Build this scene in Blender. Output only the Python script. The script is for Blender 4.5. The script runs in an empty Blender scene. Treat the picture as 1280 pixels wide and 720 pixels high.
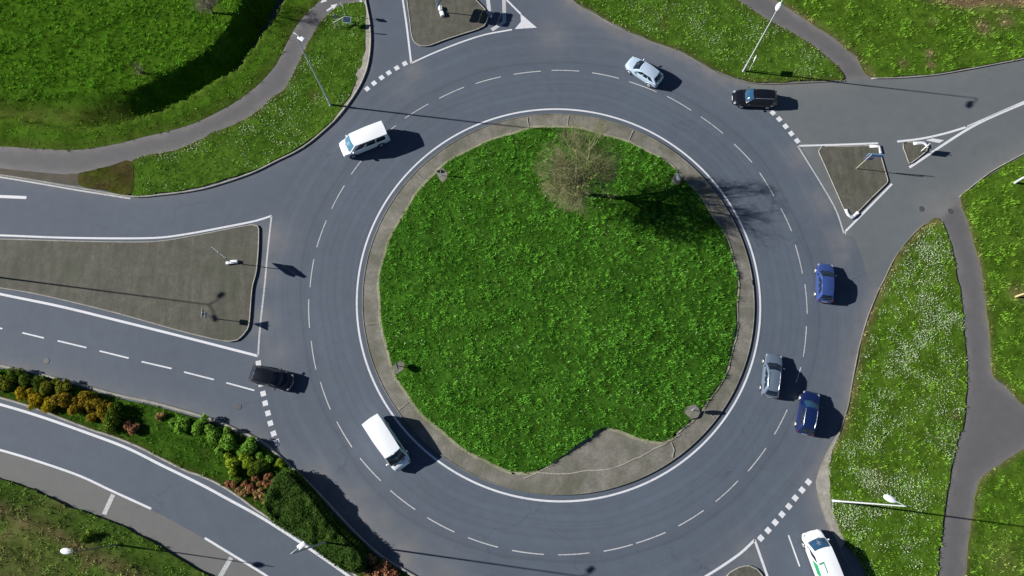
import bpy, bmesh, math, random
import numpy as np
from mathutils import Vector, Matrix
from mathutils.geometry import delaunay_2d_cdt

random.seed(7); RNG = np.random.default_rng(11)
scn = bpy.context.scene
COL = scn.collection
R = math.radians
# ------------------------------------------------------------------ camera (solved from the photograph)
HC, FPX, PITCH, ROLL = 71.6, 930.0, R(14.26), -0.0344
cam_d = bpy.data.cameras.new('camera'); cam = bpy.data.objects.new('camera', cam_d); COL.objects.link(cam)
cam_d.sensor_width = 36.0; cam_d.lens = FPX / 1280 * 36.0; cam_d.clip_end = 5000; cam_d.clip_start = 0.5
CM = Matrix.Rotation(PITCH, 3, 'X') @ Matrix.Rotation(ROLL, 3, 'Z')
cam.matrix_world = Matrix.Translation((0, 0, HC)) @ CM.to_4x4()
scn.camera = cam

def G(px, py, z=0.0):
    d = CM @ Vector(((px - 640) / FPX, -(py - 360) / FPX, -1.0))
    t = (z - HC) / d.z
    return Vector((d.x * t, d.y * t, z))
def GP(pts, z=0.0):
    return [G(a, b, z) for a, b in pts]

# ------------------------------------------------------------------ world, sun, view
SUN_EL, SUN_AZ = R(27.3), R(170.5)              # azimuth counter-clockwise from +X
wd = bpy.data.worlds.new('World'); scn.world = wd; wd.use_nodes = True
nt = wd.node_tree; bg = nt.nodes['Background']
sky = nt.nodes.new('ShaderNodeTexSky'); sky.sky_type = 'NISHITA'; sky.sun_disc = False
sky.sun_elevation = SUN_EL; sky.sun_rotation = R(90) - SUN_AZ; sky.air_density = 0.55; sky.dust_density = 0.1; sky.ozone_density = 2.0
nt.links.new(sky.outputs[0], bg.inputs[0]); bg.inputs[1].default_value = 0.05
sl = bpy.data.lights.new('sun', 'SUN'); sl.energy = 5.0; sl.angle = R(0.5); sl.color = (1.0, 0.965, 0.91)
so = bpy.data.objects.new('sun', sl); COL.objects.link(so); so.location = (-60, 10, 60)
sd = Vector((math.cos(SUN_AZ) * math.cos(SUN_EL), math.sin(SUN_AZ) * math.cos(SUN_EL), math.sin(SUN_EL)))
so.rotation_euler = (-sd).to_track_quat('-Z', 'Y').to_euler()
SHD = Vector((-sd.x, -sd.y, 0)).normalized()
scn.view_settings.view_transform = 'Standard'; scn.view_settings.look = 'None'
scn.view_settings.exposure = 0.75; scn.view_settings.gamma = 1.0
scn.cycles.max_bounces = 5; scn.cycles.transparent_max_bounces = 6; scn.cycles.use_denoising = True

# ------------------------------------------------------------------ small helpers
def props(o, label=None, cat=None, group=None, kind=None):
    if label: o['label'] = label
    if cat: o['category'] = cat
    if group: o['group'] = group
    if kind: o['kind'] = kind
    return o
def empty(name, loc, rz=0.0):
    o = bpy.data.objects.new(name, None); COL.objects.link(o)
    o.location = loc; o.rotation_euler = (0, 0, rz); o.empty_display_size = 0.3
    return o
def link(name, me, parent=None):
    o = bpy.data.objects.new(name, me); COL.objects.link(o)
    if parent: o.parent = parent
    return o
def mesh_np(name, V, F, mats, midx=None, attrs=None, smooth=False):
    """V (n,3); F list of int arrays (m,k)."""
    me = bpy.data.meshes.new(name)
    V = np.asarray(V, np.float32)
    if not isinstance(F, (list, tuple)): F = [F]
    me.vertices.add(len(V)); me.vertices.foreach_set('co', V.ravel())
    loops = np.concatenate([np.asarray(f, np.int32).ravel() for f in F])
    tot = np.concatenate([np.full(len(f), f.shape[1], np.int32) for f in F])
    st = np.concatenate([[0], np.cumsum(tot)[:-1]]).astype(np.int32)
    me.loops.add(len(loops)); me.loops.foreach_set('vertex_index', loops)
    me.polygons.add(len(tot)); me.polygons.foreach_set('loop_start', st)
    if midx is not None: me.polygons.foreach_set('material_index', np.asarray(midx, np.int32))
    me.update(calc_edges=True)
    for k, a in (attrs or {}).items():
        at = me.attributes.new(k, 'FLOAT', 'POINT'); at.data.foreach_set('value', np.asarray(a, np.float32))
    for m in mats: me.materials.append(m)
    if smooth:
        me.polygons.foreach_set('use_smooth', np.ones(len(tot), bool))
    me.validate(); me.update()
    return me
def bm_mesh(name, bm, mats, smooth=None):
    bmesh.ops.recalc_face_normals(bm, faces=bm.faces)
    me = bpy.data.meshes.new(name); bm.to_mesh(me); bm.free()
    for m in (mats if isinstance(mats, (list, tuple)) else [mats]): me.materials.append(m)
    if smooth is not None:
        me.polygons.foreach_set('use_smooth', np.ones(len(me.polygons), bool))
        me.set_sharp_from_angle(angle=R(smooth))
    return me
def add_box(bm, c, s, M=None, bev=0.0):
    r = bmesh.ops.create_cube(bm, size=1.0)
    vs = r['verts']
    for v in vs: v.co = Vector((v.co.x * s[0], v.co.y * s[1], v.co.z * s[2]))
    if bev:
        es = list({e for v in vs for e in v.link_edges})
        rr = bmesh.ops.bevel(bm, geom=es, offset=bev, segments=2, affect='EDGES', profile=0.5)
        vs = list({v for f in rr['faces'] for v in f.verts} | {v for v in vs if v.is_valid})
    T = Matrix.Translation(c) @ (M.to_4x4() if M is not None else Matrix.Identity(4))
    for v in vs: v.co = T @ v.co
    return vs
def add_tube(bm, pts, rad, n=8, caps=True):
    pts = [Vector(p) for p in pts]; rings = []
    for i, p in enumerate(pts):
        d = (pts[min(i + 1, len(pts) - 1)] - pts[max(i - 1, 0)]).normalized()
        a = Vector((0, 0, 1)) if abs(d.z) < 0.9 else Vector((1, 0, 0))
        u = d.cross(a).normalized(); w = d.cross(u)
        r = rad[i] if isinstance(rad, (list, tuple)) else rad
        rings.append([bm.verts.new(p + (u * math.cos(2 * math.pi * k / n) + w * math.sin(2 * math.pi * k / n)) * r) for k in range(n)])
    for a, b in zip(rings, rings[1:]):
        for k in range(n): bm.faces.new((a[k], a[(k + 1) % n], b[(k + 1) % n], b[k]))
    if caps:
        bm.faces.new(rings[0]); bm.faces.new(rings[-1][::-1])
def smooth_line(pts, step=0.6, closed=False):
    """Catmull-Rom through world 2-D points, resampled."""
    P = np.array([(p[0], p[1]) for p in pts], float); out = []
    n = len(P); rng = range(n if closed else n - 1)
    for i in rng:
        p1, p2 = P[i], P[(i + 1) % n]
        p0 = P[(i - 1) % n] if closed or i > 0 else 2 * p1 - p2
        p3 = P[(i + 2) % n] if closed or i + 2 < n else 2 * p2 - p1
        L = np.hypot(*(p2 - p1)); k = max(1, int(L / step))
        # centripetal-like: limit tangents to avoid overshoot
        m1 = (p2 - p0) / 2; m2 = (p3 - p1) / 2
        for m in (m1, m2):
            l = np.hypot(*m)
            if l > L: m *= L / l
        for j in range(k):
            t = j / k; t2, t3 = t * t, t ** 3
            out.append((2 * t3 - 3 * t2 + 1) * p1 + (t3 - 2 * t2 + t) * m1 + (-2 * t3 + 3 * t2) * p2 + (t3 - t2) * m2)
    if not closed: out.append(P[-1])
    return np.array(out)
def S(pxpts, step=0.6, closed=False, z=0.0):
    return smooth_line(GP(pxpts, z), step, closed)
def inside(x, y, poly):
    x = np.asarray(x); y = np.asarray(y); r = np.zeros(x.shape, bool)
    X, Y = poly[:, 0], poly[:, 1]; X2, Y2 = np.roll(X, -1), np.roll(Y, -1)
    for a, b, c, d in zip(X, Y, X2, Y2):
        if b == d: continue
        k = (b > y) != (d > y)
        r ^= k & (x < (c - a) * (y - b) / (d - b) + a)
    return r
def dist_line(x, y, L, closed=False):
    x = np.asarray(x, float); y = np.asarray(y, float)
    A = L if closed else L[:-1]; B = np.roll(L, -1, 0) if closed else L[1:]
    best = np.full(x.shape, 1e9)
    for (ax, ay), (bx, by) in zip(A, B):
        dx, dy = bx - ax, by - ay; q = dx * dx + dy * dy + 1e-12
        t = np.clip(((x - ax) * dx + (y - ay) * dy) / q, 0, 1)
        best = np.minimum(best, (x - ax - t * dx) ** 2 + (y - ay - t * dy) ** 2)
    return np.sqrt(best)
_T = RNG.random((256, 256))
def vnoise(x, y, s):
    x = np.asarray(x) / s + 500.3; y = np.asarray(y) / s + 500.7
    i = np.floor(x).astype(int); j = np.floor(y).astype(int); u = x - i; v = y - j
    u = u * u * (3 - 2 * u); v = v * v * (3 - 2 * v)
    g = lambda a, b: _T[a % 256, b % 256]
    return (g(i, j) * (1 - u) + g(i + 1, j) * u) * (1 - v) + (g(i, j + 1) * (1 - u) + g(i + 1, j + 1) * u) * v
def cdt(outer, holes=(), pts=None):
    """triangulate a polygon with holes and free interior points -> verts (n,2), tris"""
    V = [Vector((p[0], p[1])) for p in outer]; E = [(i, (i + 1) % len(outer)) for i in range(len(outer))]
    for h in holes:
        o = len(V); V += [Vector((p[0], p[1])) for p in h]; E += [(o + i, o + (i + 1) % len(h)) for i in range(len(h))]
    if pts is not None: V += [Vector((float(a), float(b))) for a, b in pts]
    v, e, f, _, _, _ = delaunay_2d_cdt(V, E, [], 0, 1e-5)
    v = np.array([(p.x, p.y) for p in v]); f = np.array([t[:3] for t in f if len(t) == 3])
    c = v[f].mean(1); k = inside(c[:, 0], c[:, 1], np.asarray(outer))
    for h in holes: k &= ~inside(c[:, 0], c[:, 1], np.asarray(h))
    f = f[k]
    a, b, d = v[f[:, 0]], v[f[:, 1]], v[f[:, 2]]
    neg = ((b - a)[:, 0] * (d - a)[:, 1] - (b - a)[:, 1] * (d - a)[:, 0]) < 0
    f[neg] = f[neg][:, ::-1]
    return v, f
def grid_in(poly, s, margin=0.3, jit=0.35):
    lo, hi = poly.min(0), poly.max(0)
    gx, gy = np.meshgrid(np.arange(lo[0], hi[0], s), np.arange(lo[1], hi[1], s))
    gx = gx.ravel(); gy = gy.ravel()
    gx = gx + RNG.uniform(-jit, jit, gx.shape) * s; gy = gy + RNG.uniform(-jit, jit, gy.shape) * s
    k = inside(gx, gy, poly); gx, gy = gx[k], gy[k]
    k = dist_line(gx, gy, poly, True) > margin
    return np.stack([gx[k], gy[k]], 1)
def offset_line(L, d):
    """shift a polyline sideways; positive = left of travel"""
    T = np.gradient(L, axis=0); T /= np.hypot(T[:, 0], T[:, 1])[:, None] + 1e-12
    return L + np.stack([-T[:, 1], T[:, 0]], 1) * d

# ------------------------------------------------------------------ materials
def new_mat(name):
    m = bpy.data.materials.new(name); m.use_nodes = True
    nt = m.node_tree; nt.nodes.clear()
    out = nt.nodes.new('ShaderNodeOutputMaterial')
    return m, nt, out
def N(nt, t, **kw):
    n = nt.nodes.new(t)
    for k, v in kw.items():
        if k.startswith('i_'):
            key = k[2:]; key = int(key) if key.isdigit() else key.replace('_', ' ')
            n.inputs[key].default_value = v
        else: setattr(n, k, v)
    return n
def noise(nt, scale, detail=4, rough=0.55, vec=None):
    n = N(nt, 'ShaderNodeTexNoise', i_Scale=scale, i_Detail=detail, i_Roughness=rough)
    nt.links.new(vec if vec is not None else N(nt, 'ShaderNodeTexCoord').outputs['Object'], n.inputs['Vector'])
    return n.outputs['Fac']
def ramp(nt, fac, stops):
    r = N(nt, 'ShaderNodeValToRGB'); e = r.color_ramp.elements
    while len(e) < len(stops): e.new(0.5)
    for el, (p, c) in zip(e, stops):
        el.position = p; el.color = (c[0], c[1], c[2], 1) if not isinstance(c, (int, float)) else (c, c, c, 1)
    nt.links.new(fac, r.inputs[0]); return r.outputs[0]
def mix(nt, fac, a, b, mode='MIX'):
    m = N(nt, 'ShaderNodeMix', data_type='RGBA', blend_type=mode)
    for sock, v in ((m.inputs[0], fac), (m.inputs[6], a), (m.inputs[7], b)):
        if isinstance(v, (int, float)): sock.default_value = v
        elif isinstance(v, tuple): sock.default_value = (v[0], v[1], v[2], 1)
        else: nt.links.new(v, sock)
    return m.outputs[2]
def math_(nt, op, a, b=0.0):
    m = N(nt, 'ShaderNodeMath', operation=op)
    for s, v in zip(m.inputs, (a, b)):
        if isinstance(v, (int, float)): s.default_value = v
        else: nt.links.new(v, s)
    return m.outputs[0]
def bsdf(nt, out, color, rough=0.8, bump=None, bumpd=0.02, **kw):
    b = N(nt, 'ShaderNodeBsdfPrincipled', i_Roughness=rough)
    for k, v in kw.items(): b.inputs[k.replace('_', ' ')].default_value = v
    if isinstance(color, tuple): b.inputs['Base Color'].default_value = (*color[:3], 1)
    else: nt.links.new(color, b.inputs['Base Color'])
    if bump is not None:
        bp = N(nt, 'ShaderNodeBump', i_Strength=1.0, i_Distance=bumpd); nt.links.new(bump, bp.inputs['Height'])
        nt.links.new(bp.outputs[0], b.inputs['Normal'])
    nt.links.new(b.outputs[0], out.inputs[0]); return b
def plain(name, color, rough=0.5, var=0.12, scale=6.0, **kw):
    m, nt, out = new_mat(name)
    f = noise(nt, scale, 3)
    c = mix(nt, f, tuple(x * (1 - var) for x in color), tuple(min(1, x * (1 + var)) for x in color))
    bsdf(nt, out, c, rough, **kw); return m
ISL = (float(0), float(0))
def asphalt(name, base, streak=True, dust=True, centre=None, speck=0.35):
    m, nt, out = new_mat(name)
    tc = N(nt, 'ShaderNodeTexCoord').outputs['Object']
    big = noise(nt, 0.12, 3, 0.5, tc); med = noise(nt, 0.9, 5, 0.6, tc); fin = noise(nt, 14.0, 2, 0.7, tc)
    c = ramp(nt, big, [(0.3, tuple(x * 0.88 for x in base)), (0.72, tuple(x * 1.14 for x in base))])
    c = mix(nt, 0.5, c, ramp(nt, med, [(0.3, tuple(x * 0.84 for x in base)), (0.7, tuple(x * 1.16 for x in base))]))
    c = mix(nt, speck, c, ramp(nt, fin, [(0.3, tuple(x * 0.6 for x in base)), (0.7, tuple(x * 1.4 for x in base))]))
    if centre is not None:
        mp = N(nt, 'ShaderNodeVectorMath', operation='SUBTRACT'); nt.links.new(tc, mp.inputs[0]); mp.inputs[1].default_value = (*centre, 0)
        ln = N(nt, 'ShaderNodeVectorMath', operation='LENGTH'); nt.links.new(mp.outputs[0], ln.inputs[0])
        wob = math_(nt, 'ADD', ln.outputs['Value'], math_(nt, 'MULTIPLY', noise(nt, 0.06, 2, 0.5, tc), 2.2))
        cv = N(nt, 'ShaderNodeCombineXYZ'); nt.links.new(wob, cv.inputs[0])
        st = N(nt, 'ShaderNodeTexNoise', noise_dimensions='1D', i_Scale=0.85, i_Detail=4.0, i_Roughness=0.62); nt.links.new(wob, st.inputs['W'])
        k = ramp(nt, st.outputs['Fac'], [(0.33, 0.87), (0.5, 1.0), (0.68, 1.09)])
        ring = ramp(nt, math_(nt, 'DIVIDE', ln.outputs['Value'], 50.0), [(0.38, 0.0), (0.42, 1.0), (0.54, 1.0), (0.62, 0.15)])
        c = mix(nt, ring, c, k, 'MULTIPLY')
    if dust:
        at = N(nt, 'ShaderNodeAttribute', attribute_name='dust')
        dn = math_(nt, 'MULTIPLY', at.outputs['Fac'], ramp(nt, noise(nt, 0.8, 5, 0.6, tc), [(0.25, 0.45), (0.65, 1.15)]))
        c = mix(nt, dn, c, (0.19, 0.178, 0.168))
    # fine tar cracks
    vo = N(nt, 'ShaderNodeTexVoronoi', feature='DISTANCE_TO_EDGE', i_Scale=0.11)
    wv = N(nt, 'ShaderNodeVectorMath', operation='ADD'); nt.links.new(tc, wv.inputs[0])
    nc = N(nt, 'ShaderNodeTexNoise', i_Scale=0.5, i_Detail=4.0); nt.links.new(tc, nc.inputs['Vector'])
    sc = N(nt, 'ShaderNodeVectorMath', operation='SCALE', i_Scale=2.5); nt.links.new(nc.outputs['Color'], sc.inputs[0]); nt.links.new(sc.outputs[0], wv.inputs[1])
    nt.links.new(wv.outputs[0], vo.inputs['Vector'])
    ck = ramp(nt, vo.outputs['Distance'], [(0.0, 1.0), (0.006, 0.0)])
    ck = math_(nt, 'MULTIPLY', ck, ramp(nt, noise(nt, 0.07, 2, 0.5, tc), [(0.52, 0.0), (0.6, 0.45)]))
    c = mix(nt, ck, c, tuple(x * 0.55 for x in base))
    bsdf(nt, out, c, 0.82, bump=fin, bumpd=0.012, Specular_IOR_Level=0.35); return m
def grass_mat(name, lo, hi, dry=(0.16, 0.14, 0.05), drymin=0.66, transl=0.15):
    m, nt, out = new_mat(name)
    tc = N(nt, 'ShaderNodeTexCoord').outputs['Object']
    c = ramp(nt, noise(nt, 0.22, 4, 0.6, tc), [(0.3, lo), (0.72, hi)])
    c2 = ramp(nt, noise(nt, 2.6, 3, 0.6, tc), [(0.32, tuple(x * 0.6 for x in lo)), (0.7, tuple(x * 1.25 for x in hi))])
    c = mix(nt, 0.5, c, c2)
    d = ramp(nt, noise(nt, 0.45, 5, 0.65, tc), [(drymin, 0.0), (min(0.99, drymin + 0.14), 0.75)])
    c = mix(nt, d, c, dry)
    a = N(nt, 'ShaderNodeAttribute', attribute_name='dryness')
    c = mix(nt, a.outputs['Fac'], c, dry)
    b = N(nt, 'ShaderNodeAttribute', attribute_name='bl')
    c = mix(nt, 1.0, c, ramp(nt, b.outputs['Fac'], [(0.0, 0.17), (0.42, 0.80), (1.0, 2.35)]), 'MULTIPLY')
    df = N(nt, 'ShaderNodeBsdfDiffuse'); tr = N(nt, 'ShaderNodeBsdfTranslucent'); mx = N(nt, 'ShaderNodeMixShader', i_0=transl)
    nt.links.new(c, df.inputs[0]); nt.links.new(c, tr.inputs[0]); nt.links.new(df.outputs[0], mx.inputs[1]); nt.links.new(tr.outputs[0], mx.inputs[2])
    nt.links.new(mx.outputs[0], out.inputs[0]); return m
def leaf_mat(name, lo, hi, transl=0.25):
    m, nt, out = new_mat(name)
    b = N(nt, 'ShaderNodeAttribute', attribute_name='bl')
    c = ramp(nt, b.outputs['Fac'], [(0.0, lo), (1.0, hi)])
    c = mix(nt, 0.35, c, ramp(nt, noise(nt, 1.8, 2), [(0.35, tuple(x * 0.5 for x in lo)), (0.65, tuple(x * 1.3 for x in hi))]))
    df = N(nt, 'ShaderNodeBsdfDiffuse'); tr = N(nt, 'ShaderNodeBsdfTranslucent'); mx = N(nt, 'ShaderNodeMixShader', i_0=transl)
    nt.links.new(c, df.inputs[0]); nt.links.new(c, tr.inputs[0]); nt.links.new(df.outputs[0], mx.inputs[1]); nt.links.new(tr.outputs[0], mx.inputs[2])
    nt.links.new(mx.outputs[0], out.inputs[0]); return m
def paint_mat(name, col=(0.66, 0.67, 0.68), wear=0.5):
    m, nt, out = new_mat(name)
    f = noise(nt, 5.5, 5, 0.7); g = noise(nt, 0.35, 3, 0.5)
    w = math_(nt, 'MULTIPLY', ramp(nt, f, [(0.42, 0.0), (0.68, 1.0)]), ramp(nt, g, [(0.35, 0.15 * wear), (0.65, wear)]))
    bsdf(nt, out, mix(nt, w, col, (0.17, 0.175, 0.185)), 0.7); return m
def concrete_mat(name, base, stain=(0.13, 0.12, 0.09), moss=0.55, streak=False):
    m, nt, out = new_mat(name)
    tc = N(nt, 'ShaderNodeTexCoord').outputs['Object']
    c = ramp(nt, noise(nt, 1.1, 7, 0.68, tc), [(0.3, tuple(x * 0.5 for x in base)), (0.5, base), (0.72, tuple(x * 1.6 for x in base))])
    f = noise(nt, 5.0, 6, 0.8, tc)
    c = mix(nt, 0.55, c, ramp(nt, f, [(0.32, tuple(x * 0.45 for x in base)), (0.68, tuple(x * 1.55 for x in base))]))
    d = ramp(nt, noise(nt, 0.3, 5, 0.65, tc), [(moss - 0.05, 0.0), (moss + 0.15, 0.8)])
    c = mix(nt, d, c, stain)
    if streak:
        mp = N(nt, 'ShaderNodeMapping'); mp.inputs['Scale'].default_value = (1.5, .22, 1); mp.inputs['Rotation'].default_value = (0, 0, .15); nt.links.new(tc, mp.inputs[0])
        c = mix(nt, .8, c, ramp(nt, noise(nt, 1.0, 5, .65, mp.outputs[0]), [(.3, .72), (.5, 1.0), (.72, 1.35)]), 'MULTIPLY')
    bsdf(nt, out, c, 0.9, bump=f, bumpd=0.02); return m

gc = G(695, 383)                                   # replaced below by the solved centre
CEN = np.array([0.0632 * HC, 0.2459 * HC]); RLINE = 0.2787 * HC
M_ROAD = asphalt('road_asphalt', (0.076, 0.094, 0.122), centre=tuple(CEN), speck=0.22)
M_EAST = asphalt('old_asphalt', (0.104, 0.118, 0.124), dust=True, speck=0.28)
M_PATH = asphalt('path_asphalt', (0.094, 0.092, 0.095), dust=True, speck=0.3)
M_SHOULDER = asphalt('shoulder_asphalt', (0.122, 0.124, 0.120), dust=False, speck=0.4)
M_ISLE = concrete_mat('traffic_island_top', (0.080, 0.077, 0.060), stain=(0.056, 0.060, 0.040), moss=0.5, streak=True)
M_APRON = concrete_mat('apron_concrete', (0.165, 0.157, 0.133), stain=(0.085, 0.086, 0.058), moss=0.48)
M_KERB = concrete_mat('kerb_concrete', (0.28, 0.265, 0.23), stain=(0.13, 0.13, 0.09), moss=0.62)
M_PAINT = paint_mat('road_paint', (0.60, 0.61, 0.64), 0.5)
M_PAINT_OLD = paint_mat('worn_road_paint', (0.46, 0.465, 0.47), 1.0)
M_SOIL = concrete_mat('bare_soil', (0.20, 0.14, 0.09), stain=(0.07, 0.075, 0.03), moss=0.5)
M_SOILDARK = concrete_mat('dark_soil', (0.065, 0.055, 0.04), stain=(0.03, 0.04, 0.015), moss=0.5)
G_ISLAND = grass_mat('island_grass', (0.043, 0.152, 0.012), (0.112, 0.285, 0.032), drymin=0.8)
G_VERGE = grass_mat('verge_grass', (0.074, 0.184, 0.016), (0.154, 0.292, 0.036), drymin=0.70)
G_EAST = grass_mat('east_grass', (0.080, 0.194, 0.014), (0.170, 0.308, 0.034), dry=(0.30, 0.225, 0.12), drymin=0.74)
G_MEADOW = grass_mat('meadow_grass', (0.064, 0.182, 0.011), (0.130, 0.285, 0.022), dry=(0.155, 0.205, 0.040), drymin=0.8)
G_STRIP = grass_mat('strip_grass', (0.040, 0.120, 0.010), (0.105, 0.225, 0.026), dry=(0.09, 0.08, 0.02), drymin=0.7)
G_SW = grass_mat('bank_grass', (0.066, 0.148, 0.020), (0.145, 0.240, 0.042), dry=(0.24, 0.20, 0.09), drymin=0.55)
G_BROWN = grass_mat('brown_grass', (0.075, 0.105, 0.016), (0.15, 0.16, 0.035), dry=(0.13, 0.095, 0.045), drymin=0.45)
M_DAISY = plain('daisy_petals', (0.42, 0.50, 0.31), 0.8)

# ------------------------------------------------------------------ traced outlines, photograph pixels on the ground plane
E_MEADOW = [(-200,178),(-100,181),(0,183),(50,186),(100,187),(147,179.5),(180,171),(210,164),(240,155),(262,145),(290,130),(320,108),(333,95),(345,80),(355,60),(370,32),(387,12),(400,0),(412,-20),(420,-50),(425,-100),(425,-200)]
P_MEADOW = np.vstack([S(E_MEADOW), GP([(-200,-200)], 0)[0].xy[:], ])if False else np.vstack([S(E_MEADOW), np.array([G(-200,-200).xy[:]])])
LIP = S([(-230,140),(-100,142),(0,147),(32,152),(70,159),(105,161),(140,157),(175,147),(205,137),(237,122),(270,102),(292,90),(307,75),(320,57),(335,35),(352,7),(358,-5),(372,-40),(380,-110),(380,-230)])
CREST = S([(-230,118),(-100,122),(0,127),(50,124),(87,120),(130,118),(160,115),(190,104),(212,93),(237,79),(260,64),(277,47),(292,25),(305,3),(318,-40),(324,-110),(324,-230)])
BAND = np.vstack([CREST, LIP[::-1]]); P_LIPSTRIP = np.vstack([LIP, S(E_MEADOW)[::-1]])
E_NWV = [(165,202),(180,196),(220,187),(240,180),(265,167),(295,155),(320,141),(335,127),(357,110),(372,82),(382,60),(395,37),(408,22),(421,11),(427.5,6.7),(435,5.4),(446.7,3.3),(454,3.3),(456.5,8),(457.5,30),(457,45),(454.5,70),(447,95),(437,120),(420,145),(402,163),(385,176),(370,187),(345,199.5),(320,212),(290,222),(250,234),(200,241),(165,243)]
E_BROWN = [(100,217),(112,214.5),(140,207.5),(164.6,202.3),(164.6,242.5),(130,238),(100,232)]
E_DIRT = [(-200,193),(0,210.5),(37,214.2),(82,218),(99.6,217.3),(99.6,231.8),(0,217.5),(-200,193.5)]
E_NEV = [(640,-200),(690,-40),(717.5,0),(747.5,18),(780,36),(820,52.5),(852.5,64),(880,79),(905,93),(930,100.5),(960,103.3),(1030,100.3),(1055,99),(1045,82),(1022,62.5),(992.5,42.5),(960,25.5),(920,0),(880,-30),(800,-110),(720,-200)]
E_NEF = [(970,0),(982.5,9),(1015,30),(1045,50),(1070,72.5),(1089,97),(1135,95),(1172,91.5),(1210,85),(1247,78),(1280,71.5),(1330,58),(1480,10),(1480,-200),(780,-200),(860,-110),(930,-35)]
E_SEV = [(1172,273),(1155,283),(1135,303),(1120,323),(1105.5,353),(1101,361),(1086,398),(1076,433),(1068,473),(1061,511),(1051,541),(1048,546),(1037,567.5),(1036,602),(1041,645),(1053,675),(1073,700),(1088,725),(1120,780),(1180,920),(1164,920),(1168,800),(1171,720),(1172,695),(1180,640),(1187,595),(1199,540),(1202,539),(1207,497),(1207,447),(1204,410),(1199,360),(1196,350),(1192,325),(1185,297)]
E_EA = [(1200,247.5),(1215,235),(1242,215),(1280,194),(1330,165),(1480,85),(1480,525),(1300,515),(1280,507),(1270,497),(1255,482),(1241,470),(1237,422),(1231,372),(1225,330),(1212,287)]
E_EB = [(1280,561),(1255,577),(1230,595),(1222,605),(1215,640),(1210,680),(1206,720),(1198,920),(1480,920),(1480,560),(1300,553)]
E_SW = [(-200,540),(0,598),(50,615.5),(87.5,634),(125,646),(175,668.5),(212.5,691),(260,719),(330,765),(500,920),(-200,920)]
E_STRIP_T = [(-200,415),(0,461),(50,472),(100,485),(150,498.5),(190,507),(229,518),(259,527),(279,534),(298,543),(305,546),(319,552.5),(333,561.5),(347,573),(361,586),(375,598),(400,625),(440,668),(475,699),(515,723),(570,760),(700,840)]
E_STRIP_B = [(700,870),(560,795),(490,745),(450,720),(427.5,702.5),(395,679),(357.5,657.5),(320,634),(305.5,623),(278,605),(250,592),(237,588),(202.5,571),(175,557),(140,543),(120,537),(75,520),(50,510),(0,495),(-200,445)]
E_WI = [(-200,302),(0,299.5),(75,301.5),(150,303),(200,302),(250,294),(295,285),(316,281.5),(322,282.5),(324,286),(323.7,310),(321,340),(316,360),(312.5,402),(310,412),(305,418.5),(297,425.5),(288,427),(275,425.5),(240,417.5),(212,410),(150,392.5),(75,374),(32,365),(0,360),(-200,325)]
E_NI = [(500,-100),(509,0),(512.7,28),(515,46),(519,54),(525,57.7),(536.5,57.7),(556,50.6),(577,43.6),(598,37),(605.5,33),(609,27),(610.5,20),(606,12),(593,-2),(540,-70),(515,-105)]
E_EI = [(1026.5,184),(1060,183.3),(1094,182.6),(1097.8,183),(1098.6,186),(1100,192),(1105,210),(1109,224),(1109.4,227),(1108,229.5),(1090,247),(1071.5,266),(1067,270),(1062,271),(1058,268),(1043.5,236),(1029,203),(1023,189)]
E_ES = [(1128.5,180),(1146,178),(1156,178.6),(1159,184),(1158,189),(1139,204),(1136,204.5),(1132,193)]
E_SI = [(905,760),(903,735),(906,722),(912,716),(923,709.5),(936,707),(945.6,711),(952,718),(960,740),(964,770),(930,775)]
ISLE_CUT = [(640,588.5),(660,590),(672,587),(702,570),(740,542),(757,533.7),(780,540),(800,548),(825,552),(840,546)]

def poly_px(pts, step=0.6):
    return S(pts, step, closed=True)
def ragged(P, a=.10):
    T = np.roll(P, -1, 0) - np.roll(P, 1, 0); T /= np.hypot(*T.T)[:, None] + 1e-9
    return P + np.stack([-T[:, 1], T[:, 0]], 1) * (a * (vnoise(P[:, 0], P[:, 1], .9) * 2 - 1))[:, None]
P_NWV, P_NEV, P_NEF, P_SEV, P_EA, P_EB, P_SW = [poly_px(e) for e in (E_NWV, E_NEV, E_NEF, E_SEV, E_EA, E_EB, E_SW)]
P_NWV, P_NEV, P_NEF, P_SEV, P_EA, P_EB, P_SW = [ragged(S(e, .35, True)) for e in (E_NWV, E_NEV, E_NEF, E_SEV, E_EA, E_EB, E_SW)]
P_BROWN, P_DIRT = poly_px(E_BROWN), poly_px(E_DIRT)
P_STRIP = np.vstack([S(E_STRIP_T), S(E_STRIP_B)])

# ------------------------------------------------------------------ ground and road sheets
def flat(name, V, F, z, mat, **attrs):
    zz = z if not np.isscalar(z) else np.full(len(V), z)
    return link(name, mesh_np(name, np.column_stack([V, zz]), F, [mat], attrs=attrs))
RECT = np.array([G(*p).xy[:] for p in ((-200, 920), (1480, 920), (1480, -200), (-200, -200))])
big = np.array([(-1500, -1500), (1500, -1500), (1500, 1500), (-1500, 1500)], float)
v, f = cdt(big, [P_MEADOW])
props(flat('ground', v, f, -0.06, G_EAST, bl=np.full(len(v), .4), dryness=np.zeros(len(v))), 'wide grassy ground around the roundabout', 'ground', kind='structure')

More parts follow.
